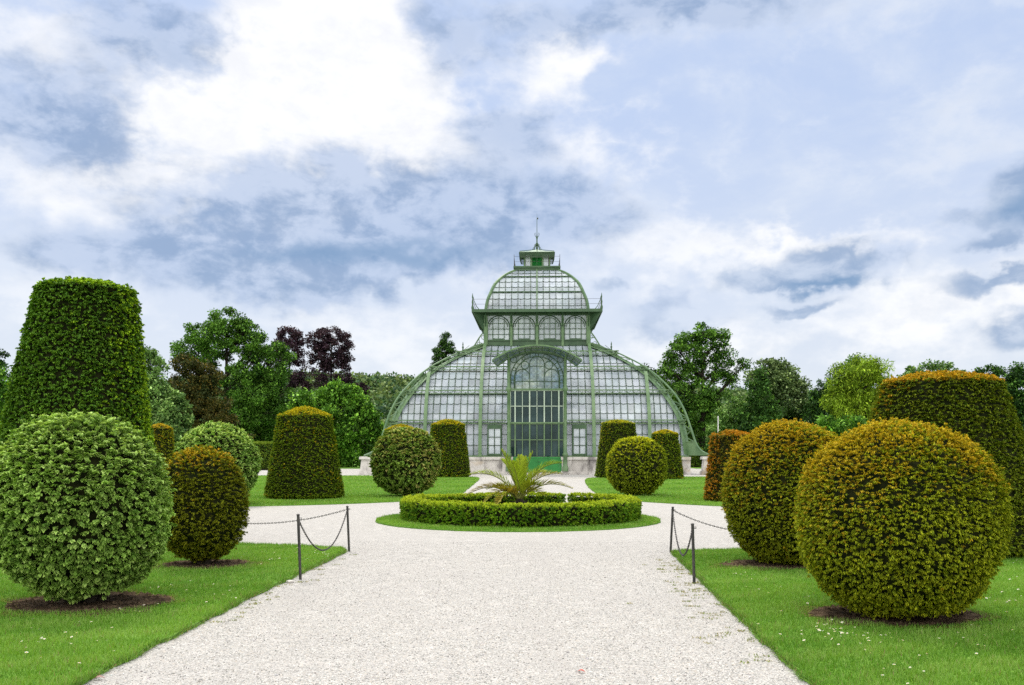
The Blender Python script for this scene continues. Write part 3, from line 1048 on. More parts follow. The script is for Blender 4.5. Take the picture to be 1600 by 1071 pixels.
# ---- ring hedge round the palm bed, with one narrow gap at the back
def ring_hedge():
    cx, cy, R0, R1, h = 0.21, 22.45, 2.52, 2.96, 0.49
    root = tag(empty('box_hedge', (cx, cy, 0.03)), 'low bright green box hedge clipped in a ring around the palm bed', 'hedge')
    rng = np.random.default_rng(61)
    gap = math.atan2(2.6, 1.40)
    prof = [(R1 - .01, 0.0, 1, 0), (R1, h * .9, 1, 0), (R1 - .06, h, .5, .8), (R0 + .06, h, -.5, .8), (R0, h * .9, -1, 0), (R0 + .01, 0, -1, 0)]
    tuft, per, leaf = .05, 9, .055
    Ps, Ns = [], []
    for i in range(len(prof) - 1):
        (ra, za, _, _), (rb, zb, _, _) = prof[i], prof[i + 1]
        L = math.hypot(rb - ra, zb - za)
        n = int(L * 2 * math.pi * (ra + rb) / 2 / tuft ** 2)
        t = rng.random(n); a = rng.uniform(0, 2 * math.pi, n)
        r = ra + (rb - ra) * t; z = za + (zb - za) * t
        nr, nz = (zb - za) / L, -(rb - ra) / L
        ok = np.abs(np.angle(np.exp(1j * (a - gap)))) > .055
        r, z, a = r[ok], z[ok], a[ok]
        Ps.append(np.stack([r * np.cos(a), r * np.sin(a), z], 1))
        Ns.append(np.stack([nr * np.cos(a), nr * np.sin(a), np.full(len(a), nz)], 1))
    # the two ends at the gap
    for sgn in (-1, 1):
        a = gap + sgn * .055
        n = 120
        r = rng.uniform(R0, R1, n); z = rng.uniform(0, h, n)
        Ps.append(np.stack([r * math.cos(a), r * math.sin(a), z], 1))
        Ns.append(np.tile([-math.sin(a) * -sgn * -1, math.cos(a) * -sgn, 0], (n, 1)))
    P, N = np.concatenate(Ps), np.concatenate(Ns)
    P += N * (noise3(P, 3, 4.0) * .022 + rng.normal(0, .016, len(P)))[:, None]
    n = len(P)
    k = np.clip(.5 + .4 * noise3(P, 5, 4) + rng.normal(0, .3, n), 0, 1)[:, None]
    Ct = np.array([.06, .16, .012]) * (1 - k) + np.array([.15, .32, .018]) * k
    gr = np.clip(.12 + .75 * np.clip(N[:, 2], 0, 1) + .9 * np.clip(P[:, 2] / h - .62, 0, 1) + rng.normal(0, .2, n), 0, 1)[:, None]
    m = n * per
    Nn = np.repeat(N, per, 0); Pn = np.repeat(P, per, 0)
    j = sphere_dirs(rng, m)
    Dr = unit(Nn + j * .8 + np.array([0, 0, .25]))
    L = leaf * rng.uniform(.6, 1.3, m)
    V, Fq = leaves_mesh(Pn + sphere_dirs(rng, m) * tuft * .4 - Dr * leaf * .5, Dr, unit(j + np.array([0, 0, .6])), L, L * .5, .25)
    br = rng.uniform(.75, 1.25, m)[:, None]
    Cb = np.repeat(Ct, per, 0) * br
    Gn = np.repeat(gr, per, 0)
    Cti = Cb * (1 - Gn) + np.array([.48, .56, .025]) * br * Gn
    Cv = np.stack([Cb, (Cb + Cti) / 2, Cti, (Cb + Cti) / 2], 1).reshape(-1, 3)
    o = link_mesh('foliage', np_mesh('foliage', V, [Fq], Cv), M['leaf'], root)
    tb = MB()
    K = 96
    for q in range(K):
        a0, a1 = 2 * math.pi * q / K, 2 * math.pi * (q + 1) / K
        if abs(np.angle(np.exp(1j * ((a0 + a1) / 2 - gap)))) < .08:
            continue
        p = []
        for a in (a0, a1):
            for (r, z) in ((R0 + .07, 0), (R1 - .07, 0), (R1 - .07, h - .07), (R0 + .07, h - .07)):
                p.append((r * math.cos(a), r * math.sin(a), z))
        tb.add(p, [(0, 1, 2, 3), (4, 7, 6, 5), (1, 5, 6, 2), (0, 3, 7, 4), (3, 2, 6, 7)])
    tb.build('core_filler', M['core'], root)  # solid dark filler, inner shade put into its colour


ring_hedge()
poly_sheet('bare_soil', [(0.21 + 2.5 * math.cos(2 * math.pi * k / 60), 22.25 + 2.5 * math.sin(2 * math.pi * k / 60)) for k in range(60)], 0.036, M['soil'])


# ---- palm
def palm():
    D = 22.25
    X = (812 - 800) / F * D
    root = tag(empty('palm', (X, D, 0.036)), 'small date palm with arching feathery fronds in the middle of the ring hedge', 'palm')
    tb = MB()
    tb.lathe([(.17, 0), (.20, .12), (.19, .3), (.13, .42), (.06, .5)], n=14)
    for k in range(40):
        a, z = k * 2.4, .05 + .32 * (k / 40)
        c_ = Vector((math.cos(a) * .18, math.sin(a) * .18, z))
        tb.bar(c_, c_ + Vector((math.cos(a) * .06, math.sin(a) * .06, .09)), .05, .025)
    tb.build('trunk', M['bark'], root)
    rng = np.random.default_rng(8)
    # tips in photo pixels, depth offset, arch height, colour (0 green .. 1 brown)
    F_ = [(783, 703, -.15, .10, .0), (833, 706, .1, .10, .0), (820, 714, .3, .05, .15), (784, 719, .45, .25, .1), (878, 724, -.25, .46, .0), (878, 741, .15, .38, .5),
          (853, 737, .5, .3, .2), (895, 764, -.1, .44, .5), (733, 742, .2, .46, .1), (727, 775, -.1, .50, .75), (757, 786, -.5, .5, .55), (776, 789, -.7, .45, .7),
          (760, 765, .4, .3, .3), (850, 775, .5, .3, .4), (846, 760, -.5, .3, .2), (800, 722, -.35, .1, .0), (812, 712, -.1, .02, .1)]
    for (tx, ty, dy, arch, br) in F_:
        ex = (tx - 800) / F * (D + dy) - X
        ez = EYE + (HZ - ty) / F * (D + dy) - .036
        b = Vector((rng.uniform(-.05, .05), rng.uniform(-.05, .05), .44))
        e = Vector((ex, dy, ez))
        c_ = (b + e) / 2 + Vector((-(e.x - b.x) * .12, 0, arch + .05))
        path = [b * (1 - t) ** 2 + c_ * 2 * t * (1 - t) + e * t * t for t in [i / 14 for i in range(15)]]
        fb = MB()
        fb.tube(path, [.016 * (1 - .8 * i / 14) + .003 for i in range(15)], 5)
        V0 = len(fb.v)
        nl = 34
        for q in range(nl):
            t = .16 + .84 * q / nl
            i = min(13, int(t * 14)); fr = t * 14 - i
            p = path[i].lerp(path[i + 1], fr)
            tg = (path[i + 1] - path[i]).normalized()
            sd_ = tg.cross(Vector((0, 0, 1)))
            sd_ = sd_.normalized() if sd_.length > .1 else Vector((1, 0, 0))
            upv = sd_.cross(tg).normalized()
            ln = .30 * math.sin(math.pi * min(1, (.12 + .86 * t) ** .8)) + .06
            for s in (-1, 1):
                d = (tg * .85 + sd_ * s * .62 + upv * .38 + Vector((rng.normal(0, .08), rng.normal(0, .08), rng.normal(0, .08)))).normalized()
                w = d.cross(upv).normalized() * .015
                m = p + d * ln * .55
                tip = p + d * ln + Vector((0, 0, -.05 * ln))
                fb.add([p - w * .5, p + w * .5, m + w, tip, m - w], [(0, 1, 2, 3, 4)])
        o = fb.build('frond', M['leaf'], root)
        me = o.data
        base = np.array([.27, .38, .02]) * (1 - br) + np.array([.34, .22, .045]) * br
        ca = me.color_attributes.new('Col', 'FLOAT_COLOR', 'POINT')
        n = len(me.vertices)
        c4 = np.ones((n, 4), np.float32)
        c4[:, :3] = base * rng.uniform(.65, 1.35, (n, 1))
        c4[:V0, :3] = np.array([.20, .22, .05])
        ca.data.foreach_set('color', c4.ravel())


palm()


# ---- daisies: every flower its own object
def daisies():
    mw, gg, oo = new_mat('petal_white'); principled(gg, oo, (.82, .82, .80), .6)
    my, gg, oo = new_mat('daisy_yellow'); principled(gg, oo, (.75, .5, .04), .6)
    bm = bmesh.new()
    cen = bm.verts.new((0, 0, .056))
    nP = 11
    for k in range(nP):
        a = 2 * math.pi * k / nP
        w = .17
        v = [bm.verts.new((math.cos(a - w) * .005, math.sin(a - w) * .005, .056)), bm.verts.new((math.cos(a - w) * .014, math.sin(a - w) * .014, .059)),
             bm.verts.new((math.cos(a + w) * .014, math.sin(a + w) * .014, .059)), bm.verts.new((math.cos(a + w) * .005, math.sin(a + w) * .005, .056))]
        bm.faces.new(v)
    ring = [bm.verts.new((math.cos(k) * .0055, math.sin(k) * .0055, .058)) for k in np.linspace(0, 2 * math.pi, 9)[:-1]]
    top = bm.verts.new((0, 0, .062))
    for k in range(8):
        f = bm.faces.new((ring[k], ring[(k + 1) % 8], top)); f.material_index = 1
    st = [bm.verts.new((dx, dy, z)) for z in (0, .056) for dx, dy in ((-.001, 0), (.001, 0), (0, .0015))]
    for k in range(3):
        f = bm.faces.new((st[k], st[(k + 1) % 3], st[3 + (k + 1) % 3], st[3 + k])); f.material_index = 2
    bm.verts.remove(cen)
    me = bpy.data.meshes.new('daisy'); bm.to_mesh(me); bm.free()
    proto = link_mesh('daisy', me, [mw, my, M['paint']])
    rng = np.random.default_rng(17)
    spots = []
    cl = [(500, 872, 10, 4, 14), (440, 878, 40, 10, 20), (270, 930, 40, 12, 14), (200, 955, 20, 5, 8), (60, 1010, 40, 12, 16), (120, 1020, 60, 20, 12), (370, 930, 20, 8, 8), (250, 950, 60, 15, 14), (10, 960, 20, 20, 6),
          (1320, 1000, 50, 14, 42), (1300, 985, 60, 18, 20), (1155, 905, 12, 4, 10), (1575, 940, 18, 6, 12), (1540, 985, 30, 20, 10), (1440, 1010, 60, 20, 14), (1200, 930, 40, 14, 6), (1585, 900, 12, 10, 8), (1400, 1050, 80, 15, 8), (1590, 880, 8, 5, 4)]
    for (x, y, sx, sy, n) in cl:
        for k in range(n):
            qx, qy = rng.normal(x, sx), rng.normal(y, sy)
            if qy < 862: continue
            D = F * EYE / (qy - HZ)
            spots.append(((qx - 800) / F * D, D))
    arr = np.array(spots)
    L_ok = inside(LAWNS[0], arr[:, 0], arr[:, 1]); R_ok = inside(LAWNS[1], arr[:, 0], arr[:, 1])
    bad = in_soil(arr[:, 0], arr[:, 1], 1.1)
    first = True
    for i, (x, y) in enumerate(spots):
        if bad[i] or not (L_ok[i] or R_ok[i]):
            continue
        if first:
            o = proto; first = False
        else:
            o = proto.copy(); COL.objects.link(o)
        o.location = (x, y, 0.026)
        o.rotation_euler = (rng.normal(0, .25), rng.normal(0, .25), rng.uniform(0, 6.28))
        s = rng.uniform(.55, .95)
        o.scale = (s, s, s)
        if L_ok[i]:
            tag(o, 'tiny white daisy in the grass left of the gravel path', 'flower', 'daisies in the left lawn')
        else:
            tag(o, 'tiny white daisy in the grass right of the gravel path', 'flower', 'daisies in the right lawn')


daisies()


# ---- chain posts
def posts():
    def post(label, x, y, h, tilt):
        root = tag(empty('chain_post', (x, y, 0)), label, 'post', 'iron posts with chain')
        b = MB()
        t = tilt * h
        b.tube([(0, 0, 0), (t, 0, h)], .019, 10)
        b.build('shaft', M['iron'], root)
        c_ = MB()
        c_.lathe([(.021, h - .005), (.023, h + .004), (.018, h + .012), (.004, h + .016)], (t, 0), 10)
        c_.build('cap', M['iron'], root)
        e = MB()
        e.tube([(t * .93 + .019, -.004, h * .93), (t * .93 + .045, -.004, h * .935), (t * .93 + .045, .004, h * .955), (t * .93 + .019, .004, h * .955)], .005, 6)
        e.build('chain_eye', M['iron'], root)
        return Vector((x + t * .93, y, h * .94))

    def chain(label, a, b, sag):
        n0 = 60
        pts = []
        for i in range(n0 + 1):
            t = i / n0
            pts.append(a.lerp(b, t) - Vector((0, 0, sag * 4 * t * (1 - t))))
        # walk along the curve link by link
        Ls = [0]
        for i in range(n0):
            Ls.append(Ls[-1] + (pts[i + 1] - pts[i]).length)
        tot = Ls[-1]
        pitch = .036
        nl = int(tot / pitch)
        mb = MB()

        def at(s):
            s = min(max(s, 0), tot)
            for i in range(n0):
                if Ls[i + 1] >= s:
                    f = (s - Ls[i]) / (Ls[i + 1] - Ls[i] + 1e-9)
                    return pts[i].lerp(pts[i + 1], f)
            return pts[-1]
        for k in range(nl + 1):
            c_ = at(k * tot / nl)
            d = (at(k * tot / nl + .01) - at(k * tot / nl - .01)).normalized()
            side = d.cross(Vector((0, 0, 1))).normalized()
            upv = side.cross(d)
            w = side if k % 2 else upv
            loop = []
            for q in range(9):
                th = 2 * math.pi * q / 8
                loop.append(c_ + d * math.cos(th) * .024 + w * math.sin(th) * .011)
            mb.tube(loop, .0042, 5, cap=False)
        tag(mb.build('chain', M['iron']), label, 'chain', 'chains hung between posts')

    lf = post('rusty iron post at the left lawn edge, white stone at its foot', -2.77, 11.73, .845, -.035)
    lb = post('thin iron post at the inner tip of the left lawn', -2.745, 15.1, .755, -.04)
    lh = post('iron post hidden behind the small orange topped yew ball', -6.6, 16.45, .755, 0)
    rf = post('dark iron post at the right lawn edge, the nearer of the right pair', 2.315, 11.38, .75, -.03)
    rb = post('thin leaning iron post at the inner tip of the right lawn', 2.645, 14.95, .75, .05)
    rh = post('iron post hidden behind the rust topped yew ball', 5.9, 15.7, .75, 0)
    chain('deeply sagging chain between the two left posts', lf, lb, .54)
    chain('long slack chain running from the left lawn tip to behind the small yew ball', lb, lh, .29)
    chain('deeply sagging chain between the two right posts', rf, rb, .53)
    chain('long slack chain running from the right lawn tip away behind the rust topped ball', rb, rh, .40)


posts()


# ---- odds and ends on the gravel
def litter():
    def leaf_obj(name, label, cat, pxx, pyy, size, colr, seed):
        D = F * EYE / (pyy - HZ)
        x = (pxx - 800) / F * D
        rng = random.Random(seed)
        m_, gg, oo = new_mat(name + '_tone')
        principled(gg, oo, gg.mix(gg.noise(gg.n('ShaderNodeTexCoord').outputs['Object'], 40, 3), tuple(c_ * .6 for c_ in colr), colr), .7)
        b = MB()
        n = 7
        L, Rr = [], []
        for i in range(n):
            t = i / (n - 1)
            w = size * .28 * math.sin(math.pi * (t * .92 + .05))
            z = .004 + .16 * size * math.sin(math.pi * t) + .05 * size * t
            L.append((-size / 2 + size * t, -w, z + .22 * w)); Rr.append((-size / 2 + size * t, w, z + .3 * w))
        mid = [(-size / 2 + size * i / (n - 1), 0, .004 + .16 * size * math.sin(math.pi * i / (n - 1))) for i in range(n)]
        b.add(L + mid + Rr, [(i, i + 1, n + i + 1, n + i) for i in range(n - 1)] + [(n + i, n + i + 1, 2 * n + i + 1, 2 * n + i) for i in range(n - 1)])
        o = b.build(name, m_)
        o.location = (x, D, .006)
        o.rotation_euler = (0, 0, rng.uniform(-.4, .4))
        tag(o, label, cat)
    leaf_obj('fallen_leaf', 'small red fallen leaf lying on the pale gravel path', 'leaf', 908, 1052, .06, (.55, .10, .07), 1)
    leaf_obj('fallen_leaf', 'dull pink dry leaf on the gravel beside the left lawn edge', 'leaf', 155, 1063, .075, (.40, .24, .22), 2)
    # white stone by the left post
    D = F * EYE / (911 - HZ)
    bm = bmesh.new()
    bmesh.ops.create_icosphere(bm, subdivisions=2, radius=.045)
    rng = random.Random(4)
    for v in bm.verts:
        v.co *= rng.uniform(.85, 1.15)
        v.co.z = max(-.012, v.co.z * .6)
        v.co.x *= 1.15
    me = bpy.data.meshes.new('white_stone'); bm.to_mesh(me); bm.free()
    o = link_mesh('white_stone', me, M['stone'])
    o.location = ((453 - 800) / F * D, D, .012)
    tag(o, 'fist sized white stone at the foot of the rusty left post', 'stone')


litter()


# ================================================================== THE GREENHOUSE
def pchip(xs, ys):
    xs, ys = list(xs), list(ys)
    n = len(xs)
    h = [xs[i + 1] - xs[i] for i in range(n - 1)]
    d = [(ys[i + 1] - ys[i]) / h[i] for i in range(n - 1)]
    m = [0.0] * n
    m[0], m[-1] = d[0] * .6, d[-1]
    for i in range(1, n - 1):
        m[i] = 0.0 if d[i - 1] * d[i] <= 0 else 2 * d[i - 1] * d[i] / (d[i - 1] + d[i])

    def f(x):
        x = min(max(x, xs[0]), xs[-1])
        i = 0
        while i < n - 2 and x > xs[i + 1]:
            i += 1
        t = (x - xs[i]) / h[i]
        return ((2 * t ** 3 - 3 * t * t + 1) * ys[i] + (t ** 3 - 2 * t * t + t) * h[i] * m[i] + (-2 * t ** 3 + 3 * t * t) * ys[i + 1] + (t ** 3 - t * t) * h[i] * m[i + 1])
    return f


def glasshouse():
    D0 = 71.0
    yaw = -math.atan2(839 - 800, F)
    root = tag(empty('glasshouse', ((839 - 800) / F * D0, D0, 0), yaw),
               'large Victorian palm house of curved glass and green iron with domed lantern and spire', 'greenhouse')
    W0 = 11.82
    ZR = [1.48, 4.10, 6.48, 8.50, 9.96, 11.11]
    ins = pchip(ZR, [0, .40, 1.53, 3.23, 5.23, 7.34])
    so = pchip([1.50, 1.62, 1.85, 2.3, 3.45, 4.71, 6.0, 7.33, 8.61, 9.62, 10.58, 11.21], [1.62, 1.36, .98, .67, .32, -.04, -.58, -1.51, -2.73, -4.11, -5.74, -7.24])
    rng = random.Random(5)

    def face(k):
        c_, s_ = [(1, 0), (0, 1), (-1, 0), (0, -1)][k]

        def f(p):
            x, y = p[0], p[1] - W0
            return (c_ * x - s_ * y, s_ * x + c_ * y + W0, p[2])
        return f

    def nrm(fn, z):
        e = .05
        dy = (fn(z + e) - fn(z - e)) / (2 * e)
        v = Vector((0, -1, dy))
        return v.normalized()

    # ---------------- glazing of one bay between two purlins
    def panel(k, fn, W, xa, xb, za, zb, ncol, nrow, mat, y0=0.0, name='glass_bay', bars=True, scallop=True, sub=2, barw=.050):
        xf = face(k)
        V, Fc, Cc = [], [], []
        bm_ = MB(xf)
        xs = [xa + (xb - xa) * i / ncol for i in range(ncol + 1)]
        zs = [za + (zb - za) * j / nrow for j in range(nrow + 1)]

        def cl(x, z):
            w = W - fn(z)
            return max(-w, min(w, x))
        for i in range(ncol):
            for j in range(nrow):
                tilt = [rng.gauss(0, .006) for _ in range(4)]
                v = rng.uniform(.90, 1.05) if rng.random() < .9 else rng.uniform(.72, .92)
                tone = (v * rng.uniform(.97, 1.0), v * rng.uniform(.97, 1.01), v * rng.uniform(.99, 1.05))
                for q in range(sub):
                    z0 = zs[j] + (zs[j + 1] - zs[j]) * q / sub
                    z1 = zs[j] + (zs[j + 1] - zs[j]) * (q + 1) / sub
                    c0, c1, c2, c3 = cl(xs[i], z0), cl(xs[i + 1], z0), cl(xs[i + 1], z1), cl(xs[i], z1)
                    if c1 - c0 < 1e-3 and c2 - c3 < 1e-3:
                        continue
                    n = len(V)
                    for (x, z, tt) in ((c0, z0, tilt[0]), (c1, z0, tilt[1]), (c2, z1, tilt[2]), (c3, z1, tilt[3])):
                        V.append(xf((x, y0 + fn(z) + tt, z)))
                        Cc.append(tone)
                    Fc.append([n, n + 1, n + 2, n + 3])
        if not Fc:
            return
        me = np_mesh(name, np.array(V), [np.array(Fc)], np.array(Cc))
        o = link_mesh(name, me, mat, root)
        if bars and (xa * xb < 0 or min(abs(xa), abs(xb)) < W - fn(za) - 1.2):
            for x in xs:
                for j in range(nrow * sub):
                    z0 = za + (zb - za) * j / (nrow * sub)
                    z1 = za + (zb - za) * (j + 1) / (nrow * sub)
                    if abs(x) > W - fn(z0) + .02:
                        continue
                    zt = z1
                    while abs(x) > W - fn(zt) + .02 and zt - z0 > .05:
                        zt -= .05
                    n0 = nrm(fn, z0)
                    bm_.bar(Vector((x, y0 + fn(z0), z0)) + n0 * .03, Vector((x, y0 + fn(zt), zt)) + n0 * .03, barw, .07, n0)
            if xa * xb > 0 and max(abs(xa), abs(xb)) > W - fn(zb) - .01:
                sg_ = 1 if xa > 0 else -1
                lim = max(abs(xa), abs(xb))
                zq = [za + (zb - za) * q / 8 for q in range(9)]
                pq = [Vector((sg_ * min(lim, W - fn(z)), y0 + fn(z), z)) + nrm(fn, z) * .03 for z in zq if min(abs(xa), abs(xb)) < W - fn(z)]
                for p, q in zip(pq[:-1], pq[1:]):
                    bm_.bar(p, q, barw, .06, nrm(fn, p.z))
            for j in range(0, nrow + (0 if not scallop else 1)):
                z = zs[j]
                n0 = nrm(fn, z)
                for i in range(ncol):
                    a, b = cl(xs[i], z), cl(xs[i + 1], z)
                    if b - a < .08:
                        continue
                    sg = .075 if scallop else 0.0
                    prev = None
                    for q in range(5 if scallop else 2):
                        t = q / (4 if scallop else 1)
                        zz = z - sg * 4 * t * (1 - t) * ((b - a) / (xs[i + 1] - xs[i]))
                        p = Vector((a + (b - a) * t, y0 + fn(zz), zz)) + n0 * .02
                        if prev is not None:
                            bm_.bar(prev, p, .032, .04, n0)
                        prev = p
            bm_.build('glazing_bars', M['bar'], o)
        return o

    hipW = W0
    PW = .545
    for k in range(4):
        for r in range(5):
            za, zb = ZR[r], ZR[r + 1]
            nrow = 3 if r < 3 else 2
            if k == 0:
                bays = [(-hipW, -8.88, 6), (-8.88, -4.5, 8), (-4.5, -2.22, 4), (2.22, 4.5, 4), (4.5, 8.88, 8), (8.88, hipW, 6)]
                if r == 4:
                    bays = [b for b in bays if abs(b[0]) != 2.22 and abs(b[1]) != 2.22] + [(-4.5, 4.5, 16)]
            else:
                bays = [(-hipW, -4.5, 14), (-4.5, 4.5, 16), (4.5, hipW, 14)]
            for (xa, xb, nc) in bays:
                wmax = W0 - ins(za)
                if min(abs(xa), abs(xb)) >= wmax - .05 and xa * xb > 0:
                    continue
                panel(k, ins, W0, xa, xb, za + .02, zb - .02, nc, nrow, M['glass'], scallop=(k == 0))

    # ---------------- ribs up the curved faces (outer flange, web, inner flange)
    def rib(k, x, z1=11.11, name='rib', w=.26):
        mb = MB(face(k))
        zs = [1.40 + (z1 - 1.40) * i / 22 for i in range(23)]
        for off, ww, hh in ((.44, w, .09), (.02, w * .7, .10)):
            pts = [Vector((x, ins(z), z)) + nrm(ins, z) * off for z in zs]
            for a, b, z in zip(pts[:-1], pts[1:], zs):
                mb.bar(a, b, ww, hh, nrm(ins, z))
        pts = [Vector((x, ins(z), z)) + nrm(ins, z) * .23 for z in zs]
        for a, b, z in zip(pts[:-1], pts[1:], zs):
            mb.bar(a, b, .05, .36, nrm(ins, z))
        # flared foot
        mb.box(x - w / 2 - .03, x + w / 2 + .03, -.62, -.05, 1.385, 1.52)
        mb.build(name, M['paint'], root)

    for k in range(4):
        for x in (-8.88, -4.5, 4.5, 8.88):
            zt = 11.15 if abs(x) < 5 else 8.05
            rib(k, x, zt)

    # ---------------- purlin trusses
    def purlin(k, z, xa, xb):
        mb = MB(face(k))
        n0 = nrm(ins, z)
        base = Vector((0, ins(z), z)) + n0 * .30
        X = Vector((1, 0, 0))
        up = Vector((0, 0, 1))
        a, b = base + X * xa, base + X * xb
        mb.bar(a + up * .13, b + up * .13, .14, .085)
        mb.bar(a - up * .13, b - up * .13, .09, .05)
        n = max(2, int((xb - xa) / .30))
        for i in range(n):
            p = a.lerp(b, i / n) + up * (.12 if i % 2 else -.12)
            q = a.lerp(b, (i + 1) / n) + up * (-.12 if i % 2 else .12)
            mb.bar(p, q, .04, .03)
        # short stays back to the glass
        for i in range(0, n + 1, 4):
            p = a.lerp(b, i / n)
            mb.bar(p, Vector((p.x, ins(z) + .01, z)), .04, .04)
        mb.build('purlin_truss', M['paint'], root)

    for k in range(4):
        for r in (1, 2, 3, 4):
            z = ZR[r]
            w = W0 - ins(z) + .34
            if k == 0 and r < 4:
                purlin(k, z, -w, -2.42); purlin(k, z, 2.42, w)
            else:
                purlin(k, z, -w, w)
        sb = MB(face(k))
        if k == 0:
            for s in (-1, 1):
                xa, xb = sorted((s * 2.3, s * (W0 + .1)))
                sb.box(xa, xb, -.16, .12, 1.385, 1.50)
        else:
            sb.box(-W0 - .1 + (.26 if k % 2 else 0), W0 + .1 - (.26 if k % 2 else 0), -.16, .12, 1.385, 1.50)
        sb.build('sill_beam', M['paint'], root)

    # ---------------- lattice hip trusses at the four corners
    for k in range(4):
        mb = MB(face(k))
        diag = Vector((1, -1, 0)).normalized()
        lat = Vector((1, 1, 0)).normalized()
        Pout = lambda z: Vector((W0 + so(z), -so(z), z))
        Pin = lambda z: Vector((W0 - ins(max(z, 1.48)) + .05, ins(max(z, 1.48)) - .05, z))
        zs = [1.42, 1.5, 1.56, 1.62, 1.72, 1.85, 2.05, 2.3, 2.7, 3.1] + [3.5 + .4 * i for i in range(15)] + [9.3, 9.62, 9.9, 10.2, 10.58, 10.9, 11.18]
        for fn_, w, h, zmin, a_, b_ in ((Pout, .15, .09, 1.49, 0, 0), (Pin, .12, .10, 1.42, 0, 0)):
            pts = [fn_(z) for z in zs if z >= zmin]
            for a, b in zip(pts[:-1], pts[1:]):
                d = (b - a)
                mb.bar(a, b, w, h, lat.cross(d))
        # zigzag in two planes, solid plate at the foot
        zz = [2.5 + .50 * i for i in range(17)]
        for i, z in enumerate(zz[:-1]):
            a = (Pin if i % 2 else Pout)(z)
            b = (Pout if i % 2 else Pin)(zz[i + 1])
            mb.bar(a, b, .06, .06, lat)
            if i % 2 == 0:
                mb.bar(Pin(z), Pout(z), .05, .06, lat)
        zf = [1.50, 1.62, 1.85, 2.3, 2.6]
        for a, b in zip(zf[:-1], zf[1:]):
            p = [Pin(a), Pout(a), Pout(b), Pin(b)]
            vs = [q - lat * .03 for q in p] + [q + lat * .03 for q in p]
            mb.add(vs, [(0, 1, 2, 3), (7, 6, 5, 4), (0, 4, 5, 1), (1, 5, 6, 2), (2, 6, 7, 3), (3, 7, 4, 0)])
        # inner plate closing the hip to the glass
        for a, b in zip(zs[2:-1], zs[3:]):
            pa, pb = Pin(a), Pin(b)
            for u in (diag * -.05 + lat * -.40, diag * -.05 + lat * .40):
                o_ = diag * .03
                vs = [pa, pa + u, pb + u, pb, pa + o_, pa + u + o_, pb + u + o_, pb + o_]
                mb.add(vs, [(0, 1, 2, 3), (7, 6, 5, 4), (0, 4, 5, 1), (1, 5, 6, 2), (2, 6, 7, 3), (3, 7, 4, 0)])
        mb.build('hip_truss', M['paint'], root)
        fb = MB(face(k))
        p = Pout(10.45)
        fb.lathe([(.10, p.z), (.05, p.z + .15), (.09, p.z + .28), (.03, p.z + .42), (.06, p.z + .5), (.01, p.z + .75)], (p.x, p.y), 8)
        fb.bar(p, p + Vector((-.5, .5, .0)) + Vector((0, 0, .5)), .03)
        fb.build('finial', M['paint_dark'], root)

    # ---------------- stone plinth
    for k in range(4):
        xf = face(k)
        mb = MB(xf)
        e = 0.0 if k % 2 == 0 else .72
        L = W0 + .25 - e
        segs = [(-L, -2.05), (2.05, L)] if k == 0 else [(-L, L)]
        for (a, b) in segs:
            mb.box(a, b, -.22, .5, 0, 1.16)
            mb.box(a, b, -.34, .5, 0.0 + .002, .22, .0)
        o = mb.build('plinth', M['stone'], root)
        cp = MB(xf)
        for (a, b) in segs:
            cp.box(a, b, -.40, .5, 1.162, 1.384)
        cp.build('plinth_coping', M['stone'], o)
        for x0, x1 in ((-2.72, -1.95), (1.95, 2.72), (-5.3, -4.15), (4.15, 5.3), (-9.4, -8.4), (8.4, 9.4)):
            if k and abs(x0) < 3:
                continue
            pb = MB(xf)
            pb.box(x0, x1, -.52, -.224, 0.26, 1.158)
            pb.box(x0 - .07, x1 + .07, -.60, -.344, 0, .255)
            pb.box(x0 - .06, x1 + .06, -.60, -.402, 1.16, 1.384)
            pb.build('pier', M['stone'], o)
        cpd = MB(xf)
        cx, cy = W0 + 1.42, -1.42
        cpd.box(cx - .58, cx + .58, cy - .58, cy + .58, 0, .30)
        cpd.box(cx - .48, cx + .48, cy - .48, cy + .48, .302, 1.20, .08)
        cpd.box(cx - .55, cx + .55, cy - .55, cy + .55, 1.202, 1.42, .03)
        cpd.build('pedestal', M['stone'], root)

    # ---------------- opening windows beside the portal
    for s in (-1, 1):
        cx = s * 3.36
        fr = MB()
        x0, x1, z0, z1 = cx - .56, cx + .56, 1.52, 3.95
        fr.box(x0, x0 + .10, -.24, -.10, z0, z1); fr.box(x1 - .10, x1, -.24, -.10, z0, z1)
        fr.box(x0 + .10, x1 - .10, -.24, -.10, z1 - .34, z1); fr.box(x0 + .10, x1 - .10, -.24, -.10, z0, z0 + .12)
        o = fr.build('side_window', M['paint_dark'], root)
        gl = MB()
        gl.box(x0 + .10, x1 - .10, -.18, -.16, z0 + .12, z1 - .34)
        g_ = gl.build('window_pane', M['glass'], o)
        ca = g_.data.color_attributes.new('Col', 'FLOAT_COLOR', 'POINT')
        ca.data.foreach_set('color', np.ones((len(g_.data.vertices), 4), np.float32).ravel() * 1.05)
        br = MB()
        br.box(cx - .03, cx + .03, -.23, -.182, z0 + .12, z1 - .34)
        for q in (1, 2):
            zz = z0 + .12 + (z1 - z0 - .46) * q / 3
            br.box(x0 + .10, cx - .03, -.225, -.182, zz - .025, zz + .025); br.box(cx + .03, x1 - .10, -.225, -.182, zz - .025, zz + .025)
        br.build('glazing_bars', M['bar'], o)

    # ---------------- portal
    yf = -.45
    pw = 2.22
